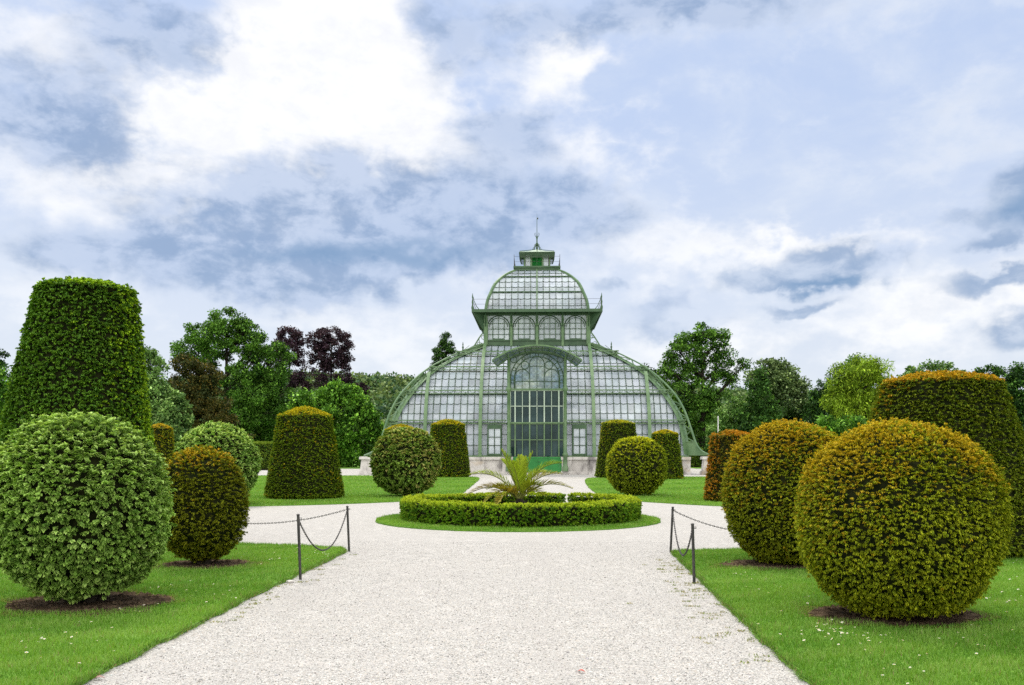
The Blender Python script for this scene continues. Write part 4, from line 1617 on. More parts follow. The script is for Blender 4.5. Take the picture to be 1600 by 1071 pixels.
    for s in (-1, 1):
        cb = MB()
        cb.lathe([(.24, 0.262), (.24, .6), (.17, .7), (.17, 1.42), (.22, 1.46), (.22, 1.62), (.14, 1.75), (.125, 6.5), (.21, 6.6), (.22, 6.8), (.13, 6.92), (.12, 9.2)], (s * pw, yf - .12), 14)
        cb.build('portal_column', M['paint'], root)
        ck = MB()
        zs = [1.46 + .5 * i for i in range(15)]
        for a, b in zip(zs[:-1], zs[1:]):
            ck.add([(s * (pw + .0), yf + .05, a), (s * pw, ins(a) + .02, a), (s * pw, ins(b) + .02, b), (s * pw, yf + .05, b)], [(0, 1, 2, 3)])
        o = ck.build('portal_cheek', M['glass'], root)
        ca = o.data.color_attributes.new('Col', 'FLOAT_COLOR', 'POINT')
        ca.data.foreach_set('color', np.ones((len(o.data.vertices), 4), np.float32).ravel())
        cbm = MB()
        for z in (2.3, 3.2, 4.08, 5.0, 5.9, 6.7, 7.6, 8.4):
            cbm.bar((s * pw, yf + .06, z), (s * pw, ins(z), z), .05)
        cbm.build('glazing_bars', M['paint'], o)

    # lower door leaf panel
    db = MB()
    db.box(-1.93, 1.93, yf - .02, yf + .06, 0.16, 1.40)
    for x in (-1.90, -.95, -.03, .03, .95, 1.90):
        db.box(x - .04, x + .04, yf - .05, yf - .022, .18, 1.38)
    for z in (.24, 1.32):
        for xa, xb in ((-1.86, -.99), (-.91, -.07), (.07, .91), (.99, 1.86)):
            db.box(xa, xb, yf - .045, yf - .022, z - .05, z + .05)
    door = db.build('door', M['paint_door'], root)
    hb = MB()
    hb.box(.10, .13, yf - .12, yf - .052, 1.0, 1.03); hb.tube([(.115, yf - .12, 1.015), (.24, yf - .12, 1.0)], .014, 6)
    hb.build('handle', M['iron'], door)
    st = MB()
    st.box(-1.93, 1.93, -1.0, yf + .2, 0.004, .15)
    st.build('door_step', M['stone'], root)

    # portal glass: lower lights and tracery
    def flat_glass(x0, x1, z0, z1, nx, nz, mat, name, mask=None):
        V, Fc, Cc = [], [], []
        for i in range(nx):
            for j in range(nz):
                a, b = x0 + (x1 - x0) * i / nx, x0 + (x1 - x0) * (i + 1) / nx
                c_, d = z0 + (z1 - z0) * j / nz, z0 + (z1 - z0) * (j + 1) / nz
                if mask and not mask((a + b) / 2, (c_ + d) / 2):
                    continue
                t = [rng.gauss(0, .004) for _ in range(4)]
                n = len(V)
                V.extend([(a, yf + t[0], c_), (b, yf + t[1], c_), (b, yf + t[2], d), (a, yf + t[3], d)])
                Fc.append([n, n + 1, n + 2, n + 3])
                v = rng.uniform(.7, 1.25)
                Cc.extend([(v, v, v * rng.uniform(.95, 1.1))] * 4)
        me = np_mesh(name, np.array(V), [np.array(Fc)], np.array(Cc))
        return link_mesh(name, me, mat, root)
    rows = [(1.44, 4.02), (4.12, 6.64)]
    xs_major = [-2.10, -1.72, -.575, .575, 1.72, 2.10]
    for (z0, z1) in rows:
        pg = flat_glass(-2.08, 2.08, z0, z1, 8, 2, M['glass_clear'], 'portal_window')
        fr = MB()
        lower = z0 < 2
        for x in xs_major:
            fr.box(x - .05, x + .05, yf - .10, yf - .02, z0, z1)
        for x in (-1.147, 0, 1.147):
            fr.box(x - .025, x + .025, yf - .08, yf - .02, z0, z1)
        zm = (z0 + z1) / 2
        ed = sorted(xs_major + [-1.147, 0, 1.147])
        for a, b in zip(ed[:-1], ed[1:]):
            fr.box(a + .052, b - .052, yf - .07, yf - .022, zm - .03, zm + .03)
            fr.box(a + .052, b - .052, yf - .07, yf - .022, z1 - .07, z1)
        fr.build('window_frame', M['paint'] if lower else M['paint_pale'], pg)
    tr = MB()
    tr.box(-pw + .13, pw - .13, yf - .14, yf + .04, 4.02, 4.12)
    tr.box(-pw + .13, pw - .13, yf - .16, yf + .04, 6.64, 6.76)
    tr.build('transom', M['paint'], root)
    zc = 7.5
    arc_top = lambda x: 4.30 + math.sqrt(max(0, 5.35 ** 2 - x * x))
    tg = flat_glass(-2.10, 2.10, 6.76, 9.66, 24, 20, M['glass_tracery'], 'portal_tracery', lambda x, z: z < arc_top(x))
    tb = MB()
    yt = yf - .03
    tb.ring((0, yt, zc), 2.08, .035, n=36, a0=0, a1=math.pi); tb.ring((0, yt, zc), 1.79, .035, n=36, a0=0, a1=math.pi)
    for s in (-1, 1):
        tb.tube([(s * 2.08, yt, zc), (s * 2.08, yt, 6.77)], .035, 6); tb.tube([(s * 1.79, yt, zc), (s * 1.79, yt, 6.77)], .035, 6)
        tb.ring((s * 1.82, yt, 9.04), .24, .03, n=18)
        tb.ring((s * .935, yt, 8.61), .305, .03, n=18)
        tb.ring((s * 1.16, yt, 7.72), .565, .03, n=18, a0=0, a1=math.pi)
        tb.tube([(s * 1.16, yt, 8.28), (s * 1.16, yt, 6.77)], .02, 5)
        tb.tube([(s * .575, yt, 8.75), (s * .575, yt, 6.77)], .03, 5)
        tb.tube([(s * 1.72, yt, 7.72), (s * 1.72, yt, 6.77)], .03, 5)
    tb.ring((0, yt, 8.70), .575, .03, n=18, a0=0, a1=math.pi)
    tb.tube([(0, yt, 9.27), (0, yt, 6.77)], .02, 5)
    tb.tube([(-.575, yt, 8.52), (.575, yt, 8.52)], .02, 5)
    tb.tube([(-1.79, yt, 7.33), (1.79, yt, 7.33)], .025, 5)
    for ang in (-5, 24, 57, 90, 123, 156, 185):
        a = R(ang)
        tb.ring((1.935 * math.cos(a), yt, zc + 1.935 * math.sin(a)), .125, .024, n=12)
    for ang in (8, 40, 74, 106, 140, 172):
        a = R(ang)
        tb.tube([(1.79 * math.cos(a), yt, zc + 1.79 * math.sin(a)), (2.08 * math.cos(a), yt, zc + 2.08 * math.sin(a))], .02, 5)
    tb.build('tracery_bars', M['paint_dark'], tg)
    # arch beam above the tracery and canopy
    ab = MB()
    N = 24
    arcb = lambda x, y, r, z0: (x, y, z0 + math.sqrt(r * r - x * x))
    for i in range(N):
        xa, xb = -pw + 2 * pw * i / N, -pw + 2 * pw * (i + 1) / N
        za, zb = arc_top(xa), arc_top(xb)
        ab.add([(xa, yf - .2, za - .12), (xb, yf - .2, zb - .12), (xb, yf + .05, zb - .12), (xa, yf + .05, za - .12), (xa, yf - .2, za + .12), (xb, yf - .2, zb + .12), (xb, yf + .05, zb + .12), (xa, yf + .05, za + .12)], MB.BOXF)
    ab.build('arch_beam', M['paint_dark'], root)
    rb = MB()
    for i in range(N):
        xa, xb = -pw + 2 * pw * i / N, -pw + 2 * pw * (i + 1) / N
        za, zb = arc_top(xa) + .06, arc_top(xb) + .06
        rb.add([(xa, yf, za), (xb, yf, zb), (xb, ins(zb) + .05, zb), (xa, ins(za) + .05, za)], [(0, 1, 2, 3)])
    rb.build('porch_roof', M['paint'], root)

    def carc(half, zend, zapex, y, n=28):
        sg = zapex - zend
        r = (half ** 2 + sg ** 2) / (2 * sg)
        c0 = zapex - r
        return [Vector((-half + 2 * half * i / n, y, c0 + math.sqrt(r * r - (-half + 2 * half * i / n) ** 2))) for i in range(n + 1)]
    fa, ba = carc(3.46, 8.86, 10.02, -1.9), carc(3.10, 8.52, 9.72, -.62)
    cm = MB()
    n = len(fa)
    t = Vector((0, 0, .03))
    cm.add([p for p in fa] + [p for p in ba] + [p + t for p in fa] + [p + t for p in ba],
           [(i, i + 1, n + i + 1, n + i) for i in range(n - 1)] + [(3 * n + i, 3 * n + i + 1, 2 * n + i + 1, 2 * n + i) for i in range(n - 1)])
    cano = cm.build('canopy', M['glass_tracery'], root)
    ca = cano.data.color_attributes.new('Col', 'FLOAT_COLOR', 'POINT')
    ca.data.foreach_set('color', np.ones((len(cano.data.vertices), 4), np.float32).ravel() * .8)
    cr = MB()
    for pa in (fa, ba):
        for a, b in zip(pa[:-1], pa[1:]):
            cr.bar(a - t * .5, b - t * .5, .08 if pa is fa else .12, .11, (0, 0, 1))
    for i in range(0, n, 2):
        cr.bar(fa[i] - t, ba[i] - t, .05, .07, (0, 0, 1))
        cr.bar(fa[i] - Vector((0, 0, .07)), fa[i] - Vector((0, 0, .20)), .03)
    mid = [fa[i].lerp(ba[i], .5) for i in range(n)]
    for a, b in zip(mid[:-1], mid[1:]):
        cr.bar(a - t, b - t, .04, .05)
    cr.build('canopy_ribs', M['paint'], cano)
    for s in (-1, 1):
        kb = MB()
        kb.tube([(s * pw, yf - .1, 7.9), (s * pw, yf - .5, 8.35), (s * pw, -1.2, 9.0), (s * pw, -1.75, 9.4)], .05, 6)
        kb.build('canopy_bracket', M['paint'], root)

    # ---------------- clerestory storey
    W1 = 4.48
    yc = W0 - W1
    flat = lambda z: 0.0
    for k in range(4):
        xf = face(k)
        px_ = [-4.48, -2.24, 0, 2.24, 4.48]
        bb = MB(xf)
        bb.box(-W1 + (0 if k % 2 == 0 else .13), W1 - (0 if k % 2 == 0 else .13), yc - .06, yc + .06, 11.0, 11.50)
        bb.box(-W1 + (-.14 if k % 2 == 0 else .17), W1 + (.14 if k % 2 == 0 else -.17), yc - .16, yc + .10, 11.502, 11.60)
        bb.build('apron_panel', M['paint_dark'], root)
        tbm = MB(xf)
        tbm.box(-W1 + (0 if k % 2 == 0 else .13), W1 - (0 if k % 2 == 0 else .13), yc - .10, yc + .06, 13.72, 13.93)
        tbm.build('wall_beam', M['paint_dark'], root)
        for x in px_[:-1] if True else px_:
            pb = MB(xf)
            big = abs(x) > 4
            w = .17 if big else .10
            pb.box(x - w, x + w, yc - .2, yc + .05, 11.0, 13.72)
            pb.box(x - w - .05, x + w + .05, yc - .25, yc - .202, 12.85, 13.0)
            pb.build('wall_post', M['paint'], root)
        if k == 0:
            pb = MB(xf)
            pb.box(4.48 - .17, 4.48 + .17, yc - .203, yc + .05, 11.02, 13.718)
            pb.build('wall_post', M['paint'], root)
        for a, b in zip(px_[:-1], px_[1:]):
            cx, hw = (a + b) / 2, .96
            V = [xf((cx - 1.0, yc - .01, 11.60)), xf((cx + 1.0, yc - .01, 11.60)), xf((cx + 1.0, yc - .01, 13.73)), xf((cx - 1.0, yc - .01, 13.73))]
            v = rng.uniform(.9, 1.05)
            me = np_mesh('arched_window', np.array(V), [np.array([[0, 1, 2, 3]])], np.full((4, 3), v))
            o = link_mesh('arched_window', me, M['glass'], root)
            fb = MB(xf)
            y = yc - .07
            zs_ = 12.72
            fb.ring((cx, y, zs_), hw, .045, n=20, a0=0, a1=math.pi); fb.ring((cx, y, zs_), hw - .17, .03, n=20, a0=0, a1=math.pi)
            for s in (-1, 1):
                fb.bar((cx + s * hw, y, zs_), (cx + s * hw, y, 11.6), .09, .08)
                fb.bar((cx + s * .5, y, 13.5), (cx + s * .5, y, 11.6), .06, .06)
            fb.bar((cx, y, 13.65), (cx, y, 11.6), .035, .05)
            for z in (12.08, 12.55, 13.03):
                fb.bar((cx - hw, y + .01, z), (cx + hw, y + .01, z), .045 if z < 13 else .08, .04)
            fb.bar((cx - .5, y, 11.66), (cx + .5, y, 11.66), .10, .10)
            fb.build('window_frame', M['paint_dark'], o)
        for x in px_:
            kb = MB(xf)
            xx = x
            kb.tube([(xx, yc - .2, 12.75), (xx, yc - .32, 13.2), (xx, yc - .62, 13.55), (xx, yc - 1.05, 13.86)], [.05, .05, .05, .04], 6)
            if abs(x) > 4:
                s = 1 if x > 0 else -1
                # solid corner console under the gallery
                d = Vector((s, -1, 0)).normalized()
                p0 = Vector((x, yc, 0))
                vs = []
                lat = Vector((d.y, -d.x, 0)) * .05
                for u in (-1, 1):
                    vs += [p0 + d * .15 + lat * u + Vector((0, 0, 12.3)), p0 + d * .75 + lat * u + Vector((0, 0, 13.0)), p0 + d * 1.5 + lat * u + Vector((0, 0, 13.90)), p0 + d * .15 + lat * u + Vector((0, 0, 13.90))]
                if s > 0:
                    kb.add(vs, [(0, 1, 2, 3), (7, 6, 5, 4), (0, 4, 5, 1), (1, 5, 6, 2), (2, 6, 7, 3), (3, 7, 4, 0)])
            kb.build('bracket', M['paint_dark'], root)

    # ---------------- gallery
    GH = 5.56
    gm_ = MB()
    y0, y1 = W0 - GH, W0 + GH
    for (a, b, c_, d) in ((-GH, GH, y0, W0 - 4.3), (-GH, GH, W0 + 4.3, y1), (-GH, -4.3, W0 - 4.3, W0 + 4.3), (4.3, GH, W0 - 4.3, W0 + 4.3)):
        gm_.box(a, b, c_, d, 13.932, 14.05)
    gal = gm_.build('gallery_deck', M['paint_dark'], root)
    for k in range(4):
        fm = MB(face(k))
        e = 0 if k % 2 == 0 else .08
        fm.box(-GH - .08 + e, GH + .08 - e, W0 - GH - .08, W0 - GH - .002, 13.86, 14.12)
        fm.build('cornice', M['paint_dark'], gal)
        rm = MB(face(k))
        for z in (14.55, 14.98):
            rm.bar((-GH, y0 - .04, z), (GH, y0 - .04, z), .02)
        for i in range(8):
            x = -GH + 2 * GH * (i + .0) / 8
            rm.bar((x, y0 - .04, 14.12), (x, y0 - .04, 14.98), .022)
        rm.build('railing', M['iron'], gal)
        fb = MB(face(k))
        c_ = (GH, y0)
        fb.lathe([(.10, 14.12), (.11, 14.3), (.05, 14.5), (.08, 14.75), (.03, 15.0), (.06, 15.15), (.012, 15.5)], c_, 8)
        fb.tube([(GH - .55, y0 + .0, 14.12), (GH - .35, y0, 14.35), (GH - .12, y0, 14.85), (GH - .05, y0, 15.2)], .035, 6)
        fb.tube([(GH, y0 + .55, 14.12), (GH, y0 + .35, 14.35), (GH, y0 + .12, 14.85), (GH, y0 + .05, 15.2)], .035, 6)
        fb.build('finial', M['paint_dark'], gal)

    # ---------------- upper dome
    ZD = [14.06, 15.85, 17.38, 18.19]
    ins2 = pchip([14.06, 15.0, 15.85, 16.67, 17.38, 17.83, 18.19], [0, .14, .44, .80, 1.40, 1.92, 2.50])
    Wd = 4.44
    for k in range(4):
        for r in range(3):
            panel(k, ins2, Wd, -Wd, Wd, ZD[r], ZD[r + 1], 16, [3, 3, 2][r], M['glass'], W0 - Wd, 'dome_glass', scallop=(k == 0), sub=2, barw=.038)
        mb = MB(face(k))
        for z in ZD[:3]:
            w = Wd - ins2(z)
            yy = W0 - Wd + ins2(z)
            mb.bar((-w, yy - .06, z + .02), (w, yy - .06, z + .02), .12, .10)
        mb.build('dome_ring', M['paint_dark'], root)
        hb_ = MB(face(k))
        zs = [14.06 + (18.19 - 14.06) * i / 16 for i in range(17)]
        lat = Vector((1, 1, 0)).normalized()
        pts = [Vector((Wd - ins2(z) + .06, W0 - Wd + ins2(z) - .06, z)) for z in zs]
        for a, b in zip(pts[:-1], pts[1:]):
            hb_.bar(a, b, .22, .16, lat.cross(b - a))
        hb_.build('dome_rib', M['paint'], root)
        hb_ = MB(face(k))
        pts = [Vector((0, W0 - Wd + ins2(z), z)) + nrm(ins2, z) * .08 for z in zs]
        for a, b, z in zip(pts[:-1], pts[1:], zs):
            hb_.bar(a, b, .10, .12, nrm(ins2, z))
        hb_.build('dome_rib', M['paint'], root)

    # ---------------- lantern
    lm = MB()
    lm.box(-2.02, 2.02, W0 - 2.02, W0 + 2.02, 18.17, 18.40)
    lm.box(-2.12, 2.12, W0 - 2.12, W0 + 2.12, 18.402, 18.56)
    ld = lm.build('lantern_deck', M['paint_dark'], root)
    for k in range(4):
        rm = MB(face(k))
        yy = W0 - 2.06
        for z in (18.95, 19.42):
            rm.bar((-2.06, yy, z), (2.06, yy, z), .018)
        for i in range(4):
            x = -2.06 + 4.12 * i / 4
            rm.bar((x, yy, 18.56), (x, yy, 19.46 if i else 19.6), .022 if i else .035)
        rm.build('railing', M['iron'], ld)
        lb_ = MB(face(k))
        h = 1.19
        yy = W0 - h
        for x in (-h + .08, -.52, .52):
            lb_.box(x - .08, x + .08, yy - .03 - (.002 if k % 2 else 0), yy + .10, 18.56, 19.86)
        lb_.box(-h + .16, h - .0, yy - .02, yy + .08, 19.78, 19.92)
        lf = lb_.build('lantern_frame', M['paint'], root)
        lv = MB(face(k))
        for i in range(9):
            z = 18.78 + i * .11
            lv.add([(-.44, yy - .04, z), (.44, yy - .04, z), (.44, yy + .05, z + .10), (-.44, yy + .05, z + .10)], [(0, 1, 2, 3)])
        lv.box(-.44, .44, yy + .052, yy + .07, 18.72, 19.78)
        lv.build('louvre', M['paint_door'], lf)
        for s in (-1, 1):
            gl = MB(face(k))
            xa, xb = sorted((s * .60, s * (h - .16)))
            gl.box(xa, xb, yy + .03, yy + .04, 18.56, 19.78)
            g_ = gl.build('lantern_pane', M['glass'], lf)
            ca = g_.data.color_attributes.new('Col', 'FLOAT_COLOR', 'POINT')
            ca.data.foreach_set('color', np.ones((len(g_.data.vertices), 4), np.float32).ravel())
        # slanted slatted eaves
        ev = MB(face(k))
        for i in range(5):
            t = i / 4
            a, z = 1.60 - .12 * t, 19.90 - .42 * t
            ev.bar((-a, W0 - a, z), (a, W0 - a, z), .07, .05)
        for x in (-1.55, -.8, .8, 1.55):
            ev.bar((x, W0 - 1.60, 19.92), (x * .93, W0 - 1.46, 19.46), .05)
        for x in (-.8, .8):
            ev.bar((x, W0 - 1.2, 19.86), (x, W0 - 1.58, 19.9), .04)
        ev.build('eave_slats', M['paint_dark'], lf)
    rf = MB()
    rf.lathe([(1.63 * 1.35, 19.93), (1.63 * 1.35, 19.99), (1.25, 20.16), (.7, 20.32), (.34, 20.40), (.3, 20.46)], (0, W0), 4)
    # turn the four-sided roof square to the walls
    rot = Matrix.Rotation(R(45), 3, 'Z')
    rf.v = [tuple(rot @ Vector((v[0], v[1] - W0, v[2])) + Vector((0, W0, 0))) for v in rf.v]
    rf.s = [False] * len(rf.s)
    lr = rf.build('lantern_roof', M['paint_pale'], root)
    rr = MB()
    for k in range(4):
        for x in (-1, 0, 1):
            q = face(k)((x * 1.55, W0 - 1.56, 20.01)); p = face(k)((x * .22, W0 - .24, 20.45))
            rr.bar(q, p, .05)
    rr.build('roof_ribs', M['paint_dark'], lr)
    sp = MB()
    c_ = (0, W0)
    sp.lathe([(.10, 20.46), (.09, 20.9), (.13, 21.0), (.06, 21.15), (.06, 21.5), (.10, 21.6), (.05, 21.75), (.028, 22.0), (.022, 23.2), (.03, 23.3), (.012, 23.4), (.006, 23.85)], c_, 10)
    for k in range(4):
        f = face(k)
        for (pa) in ([(0, -.42, 20.46), (0, -.30, 20.7), (0, -.16, 20.85), (0, -.08, 21.1)], [(0, -.05, 21.65), (0, -.16, 21.75), (0, -.20, 21.95), (0, -.15, 22.05)], [(0, -.06, 20.95), (0, -.20, 20.98), (0, -.24, 20.86)]):
            sp.tube([f((p[0], W0 + p[1], p[2])) for p in pa], .026, 6)
        for (pa) in ([(0.28, -.28, 20.46), (.18, -.18, 20.75), (.05, -.05, 21.0)],):
            sp.tube([f((p[0], W0 + p[1], p[2])) for p in pa], .024, 6)
    sp.build('spire', M['paint_dark'], root)
    fl = MB()
    fl.box(.02, .12, W0 - .008, W0 + .008, 23.30, 23.46)
    fl.build('wind_vane', M['iron'], root)

    # ---------------- long arched wing behind
    def arch_pt(t, a, h):
        # superellipse from left springing over the top
        th = math.pi * (1 - t)
        cx_, sz_ = math.cos(th), math.sin(th)
        e = .86
        return (a * math.copysign(abs(cx_) ** e, cx_), 1.2 + h * abs(sz_) ** e)
    ya, yb = 2 * W0 + .6, 2 * W0 + 34
    n = 40
    gv = MB()
    V, Fc, Cc = [], [], []
    for j in range(20):
        for i in range(n):
            p, q = arch_pt(i / n, 8.1, 15.4), arch_pt((i + 1) / n, 8.1, 15.4)
            u, v = ya + (yb - ya) * j / 20, ya + (yb - ya) * (j + 1) / 20
            b0 = len(V)
            V += [(p[0], u, p[1]), (q[0], u, q[1]), (q[0], v, q[1]), (p[0], v, p[1])]
            Fc.append([b0, b0 + 1, b0 + 2, b0 + 3])
            w = rng.uniform(.85, 1.05)
            Cc += [(w, w, w)] * 4
    vo = link_mesh('rear_wing_glass', np_mesh('rear_wing_glass', np.array(V), [np.array(Fc)], np.array(Cc)), M['glass'], root)
    vb = MB()
    for j in range(1, 20):
        y = ya + (yb - ya) * j / 20
        for i in range(n):
            p, q = arch_pt(i / n, 8.14, 15.44), arch_pt((i + 1) / n, 8.14, 15.44)
            vb.bar((p[0], y, p[1]), (q[0], y, q[1]), .06)
    vb.build('glazing_bars', M['paint_dark'], vo)
    for y in (ya, ya + 8, ya + 16, yb):
        va = MB()
        for i in range(n):
            for a, h, w in ((8.15, 15.45, .26), (8.95, 16.1, .22)):
                p, q = arch_pt(i / n, a, h), arch_pt((i + 1) / n, a, h)
                va.bar((p[0], y, p[1]), (q[0], y, q[1]), w, .12)
            p, q = arch_pt(i / n, 8.15, 15.45), arch_pt((i + 1) / n, 8.95, 16.1)
            va.bar((p[0], y, p[1]), (q[0], y, q[1]), .07)
            p, q = arch_pt((i + .5) / n, 8.15, 15.45), arch_pt((i + .5) / n, 8.95, 16.1)
            va.ring((.5 * (p[0] + q[0]), y, .5 * (p[1] + q[1])), .24, .03, n=8, m=4)
        va.build('wing_truss', M['paint'], root)
    for s in (-1, 1):
        pl = MB()
        pl.box(s * 8.3 - .4, s * 8.3 + .4, ya, yb, 0, 1.2)
        pl.build('wing_plinth', M['stone'], root)
    return root


glasshouse()


# ================================================================== TREES
def leaf_cloud(rng, cl, rc, per, leaf, cols, droop=0.0, wl=.6, flat=.7, cmix=.5, seed=0):
    """cl: (n,3) clump centres; leaves spread through each clump"""
    n = len(cl)
    m = n * per
    r_c = rc * rng.uniform(.6, 1.25, n)
    u = sphere_dirs(rng, m)
    rad = rng.random(m) ** .45
    off = u * rad[:, None] * np.repeat(r_c, per)[:, None]
    off[:, 2] *= flat
    off *= 1.0
    P = np.repeat(cl, per, 0) + off
    P[:, 2] -= droop * (np.hypot(off[:, 0], off[:, 1])) ** 1.5
    Dr = unit(u * .7 + rng.normal(0, .5, (m, 3)) + np.array([0, 0, -droop * 1.2]))
    Up = unit(rng.normal(0, .55, (m, 3)) + np.array([0, 0, 1.0]))
    L = leaf * rng.uniform(.6, 1.3, m)
    V, Fq = leaves_mesh(P - Dr * leaf * .5, Dr, Up, L, L * wl * rng.uniform(.75, 1.25, m), .22)
    a, b, c_ = (np.array(k) for k in cols)
    k1 = np.clip(cmix + .3 * noise3(cl, seed, .35) + rng.normal(0, .36, n), 0, 1)
    k1 = np.repeat(k1, per)[:, None]
    C = a * (1 - k1) + b * k1
    hi = (rng.random(m) < .16)[:, None]
    C = np.where(hi, c_, C) * rng.uniform(.55, 1.35, m)[:, None]
    return V, Fq, np.repeat(C, 4, 0)


def tree(name, label, cat, tx, D, lobes, cols, leaf=.32, per=90, rc=.95, dens=1.0, trunk=.35, group=None, droop=0.0, fork=None, wl=.6,
         seed=0, bark='bark', gap=0.0, cmix=.5, limbs=True, vstretch=1.0, depthk=.85):
    rng = np.random.default_rng(seed + 900)
    X0 = (tx - 800) / F * D
    root = tag(empty(name, (X0, D, 0)), label, cat, group)
    cls, cen = [], []
    for (lx, ly, rx, ry) in lobes:
        X, Z = px(lx, ly, D)
        a, b = rx / F * D, ry / F * D
        dd = a * depthk
        dy = rng.uniform(-.5, .5) * dd
        n = max(5, int(dens * 3.0 * (a * b * dd) ** (2 / 3) / rc ** 2 * 1.6))
        u = sphere_dirs(rng, n)
        rr = rng.uniform(.30, 1.0, n) ** .6
        C = np.stack([u[:, 0] * a * rr, u[:, 1] * dd * rr + dy, u[:, 2] * b * rr], 1) + np.array([X - X0, 0, Z])
        if gap:
            C = C[noise3(C, seed + 4, 1.1) > -1 + gap]
        C = C[C[:, 2] > .3]
        cls.append(C)
        cen.append((X - X0, dy, Z, b))
    allc = np.concatenate(cls)
    V, Fq, Cc = leaf_cloud(rng, allc, rc, per, leaf, cols, droop, wl, .75 * vstretch, cmix, seed)
    link_mesh('crown', np_mesh('crown', V, [Fq], Cc), M['leaf'], root)
    # trunk and limbs
    tb = MB()
    top = max(c_[2] for c_ in cen)
    fk = fork if fork is not None else top * .35
    lean = np.mean([c_[0] for c_ in cen]) * .3
    pth = []
    for i in range(9):
        t = i / 8
        pth.append((lean * t + .15 * math.sin(t * 5 + seed), .12 * math.sin(t * 4 + seed), top * .93 * t))
    tb.tube(pth, [trunk * (1.25 if i == 0 else 1) * (1 - .82 * (i / 8)) for i in range(9)], 9)
    pv = [Vector(p) for p in pth]

    def along(z):
        z = max(0, min(z, top * .93))
        t = z / (top * .93) * 8
        i = min(7, int(t))
        return pv[i].lerp(pv[i + 1], t - i)
    if limbs:
        for ci, (cx, cy, cz, b) in enumerate(cen):
            s = along(max(fk, cz - max(b, math.hypot(cx, cy)) * 1.0))
            e = Vector((cx, cy, cz))
            m_ = s.lerp(e, .5) + Vector((0, 0, -.10 * (e - s).length))
            q = [s * (1 - t) ** 2 + m_ * 2 * t * (1 - t) + e * t * t for t in (0, .25, .5, .75, 1)]
            tb.tube(q, [trunk * .45 * (1 - .75 * i / 4) for i in range(5)], 6)
            sub = cls[ci]
            for w in range(min(9, len(sub))):
                e2 = Vector(sub[int(rng.integers(len(sub)))])
                s2 = q[2 + w % 3]
                m2 = s2.lerp(e2, .5) + Vector((0, 0, .08 * (e2 - s2).length))
                tb.tube([s2, m2, e2], [trunk * .14, trunk * .09, trunk * .04], 5)
    tb.build('trunk', M[bark], root)
    return root


GREEN = ((0.0231, 0.0712, 0.01), (0.0963, 0.2248, 0.0283), (0.2219, 0.4436, 0.0575))
DKGREEN = ((0.0141, 0.0453, 0.0096), (0.0494, 0.1313, 0.0231), (0.1219, 0.2641, 0.0414))
BRIGHT = ((0.0353, 0.1058, 0.0123), (0.1313, 0.3087, 0.0314), (0.3047, 0.5891, 0.0691))
PALE = ((0.058, 0.1306, 0.0329), (0.1778, 0.326, 0.0857), (0.4095, 0.6045, 0.1989))
PURPLE = ((0.022, 0.013, 0.022), (0.058, 0.030, 0.048), (0.13, 0.08, 0.10))
BROWN = ((0.03, 0.05, 0.013), (0.085, 0.085, 0.02), (0.20, 0.15, 0.03))
YG = ((0.091, 0.1707, 0.0124), (0.2141, 0.3453, 0.0207), (0.4095, 0.5801, 0.0464))
GREY = ((0.0435, 0.0822, 0.0276), (0.1482, 0.2297, 0.0857), (0.3705, 0.4875, 0.2121))
GT = 'park trees behind the topiary'

tree('conifer', 'dark conifer top peeping in at the left edge of the frame', 'tree', -8, 135, [(-6, 560, 18, 16), (-8, 585, 26, 22), (-10, 625, 34, 40), (-10, 680, 40, 40)], DKGREEN, .34, 80, .9, group=GT, seed=1, cmix=.3)
tree('leafy_tree', 'fresh green tree at the left edge, below the dark conifer top', 'tree', -6, 115, [(0, 600, 22, 26), (-12, 640, 34, 34), (4, 625, 16, 22), (-4, 690, 30, 36)], BRIGHT, .32, 80, .9, group=GT, seed=2)
tree('leafy_tree', 'pale grey green leafy tree between the huge cone and the brown tree', 'tree', 238, 98,
     [(228, 560, 16, 30), (240, 590, 22, 34), (250, 620, 34, 34), (268, 640, 26, 30), (245, 660, 44, 34), (275, 672, 24, 28), (250, 700, 44, 30), (215, 650, 30, 60)], PALE, .34, 95, .85, group=GT, seed=3, cmix=.6)
tree('yew_tree', 'brownish olive conifer leaning before the tall dark trunked tree', 'tree', 305, 104,
     [(296, 572, 24, 15), (318, 588, 26, 22), (300, 605, 36, 24), (322, 628, 38, 26), (322, 655, 42, 28), (335, 690, 55, 34), (352, 662, 18, 22)], BROWN, .26, 110, .75, dens=1.3, group=GT, seed=4, cmix=.55)
tree('leafy_tree', 'tallest dark trunked green tree of the left side with umbrella shaped crown', 'tree', 345, 118,
     [(352, 505, 38, 22), (325, 522, 34, 20), (380, 520, 30, 22), (300, 545, 28, 16), (345, 545, 40, 18), (392, 540, 24, 22), (412, 545, 28, 22), (436, 555, 20, 16), (315, 562, 24, 14), (290, 560, 16, 10),
      (400, 575, 36, 24), (425, 590, 32, 26), (440, 615, 22, 26), (405, 620, 40, 32), (385, 655, 46, 34), (430, 655, 34, 34), (365, 690, 50, 30), (415, 698, 50, 28), (365, 600, 26, 26)],
     GREEN, .30, 135, .92, dens=1.0, trunk=.50, group=GT, seed=5, fork=5.5, cmix=.45)
tree('copper_beech', 'purple leaved beech, the left one half behind the tallest tree', 'tree', 452, 150,
     [(448, 530, 24, 17), (466, 530, 14, 16), (455, 558, 22, 24), (464, 585, 16, 24), (440, 570, 16, 26), (462, 610, 22, 22)], PURPLE, .34, 95, .85, dens=.95, trunk=.35, group=GT, seed=6, gap=.35)
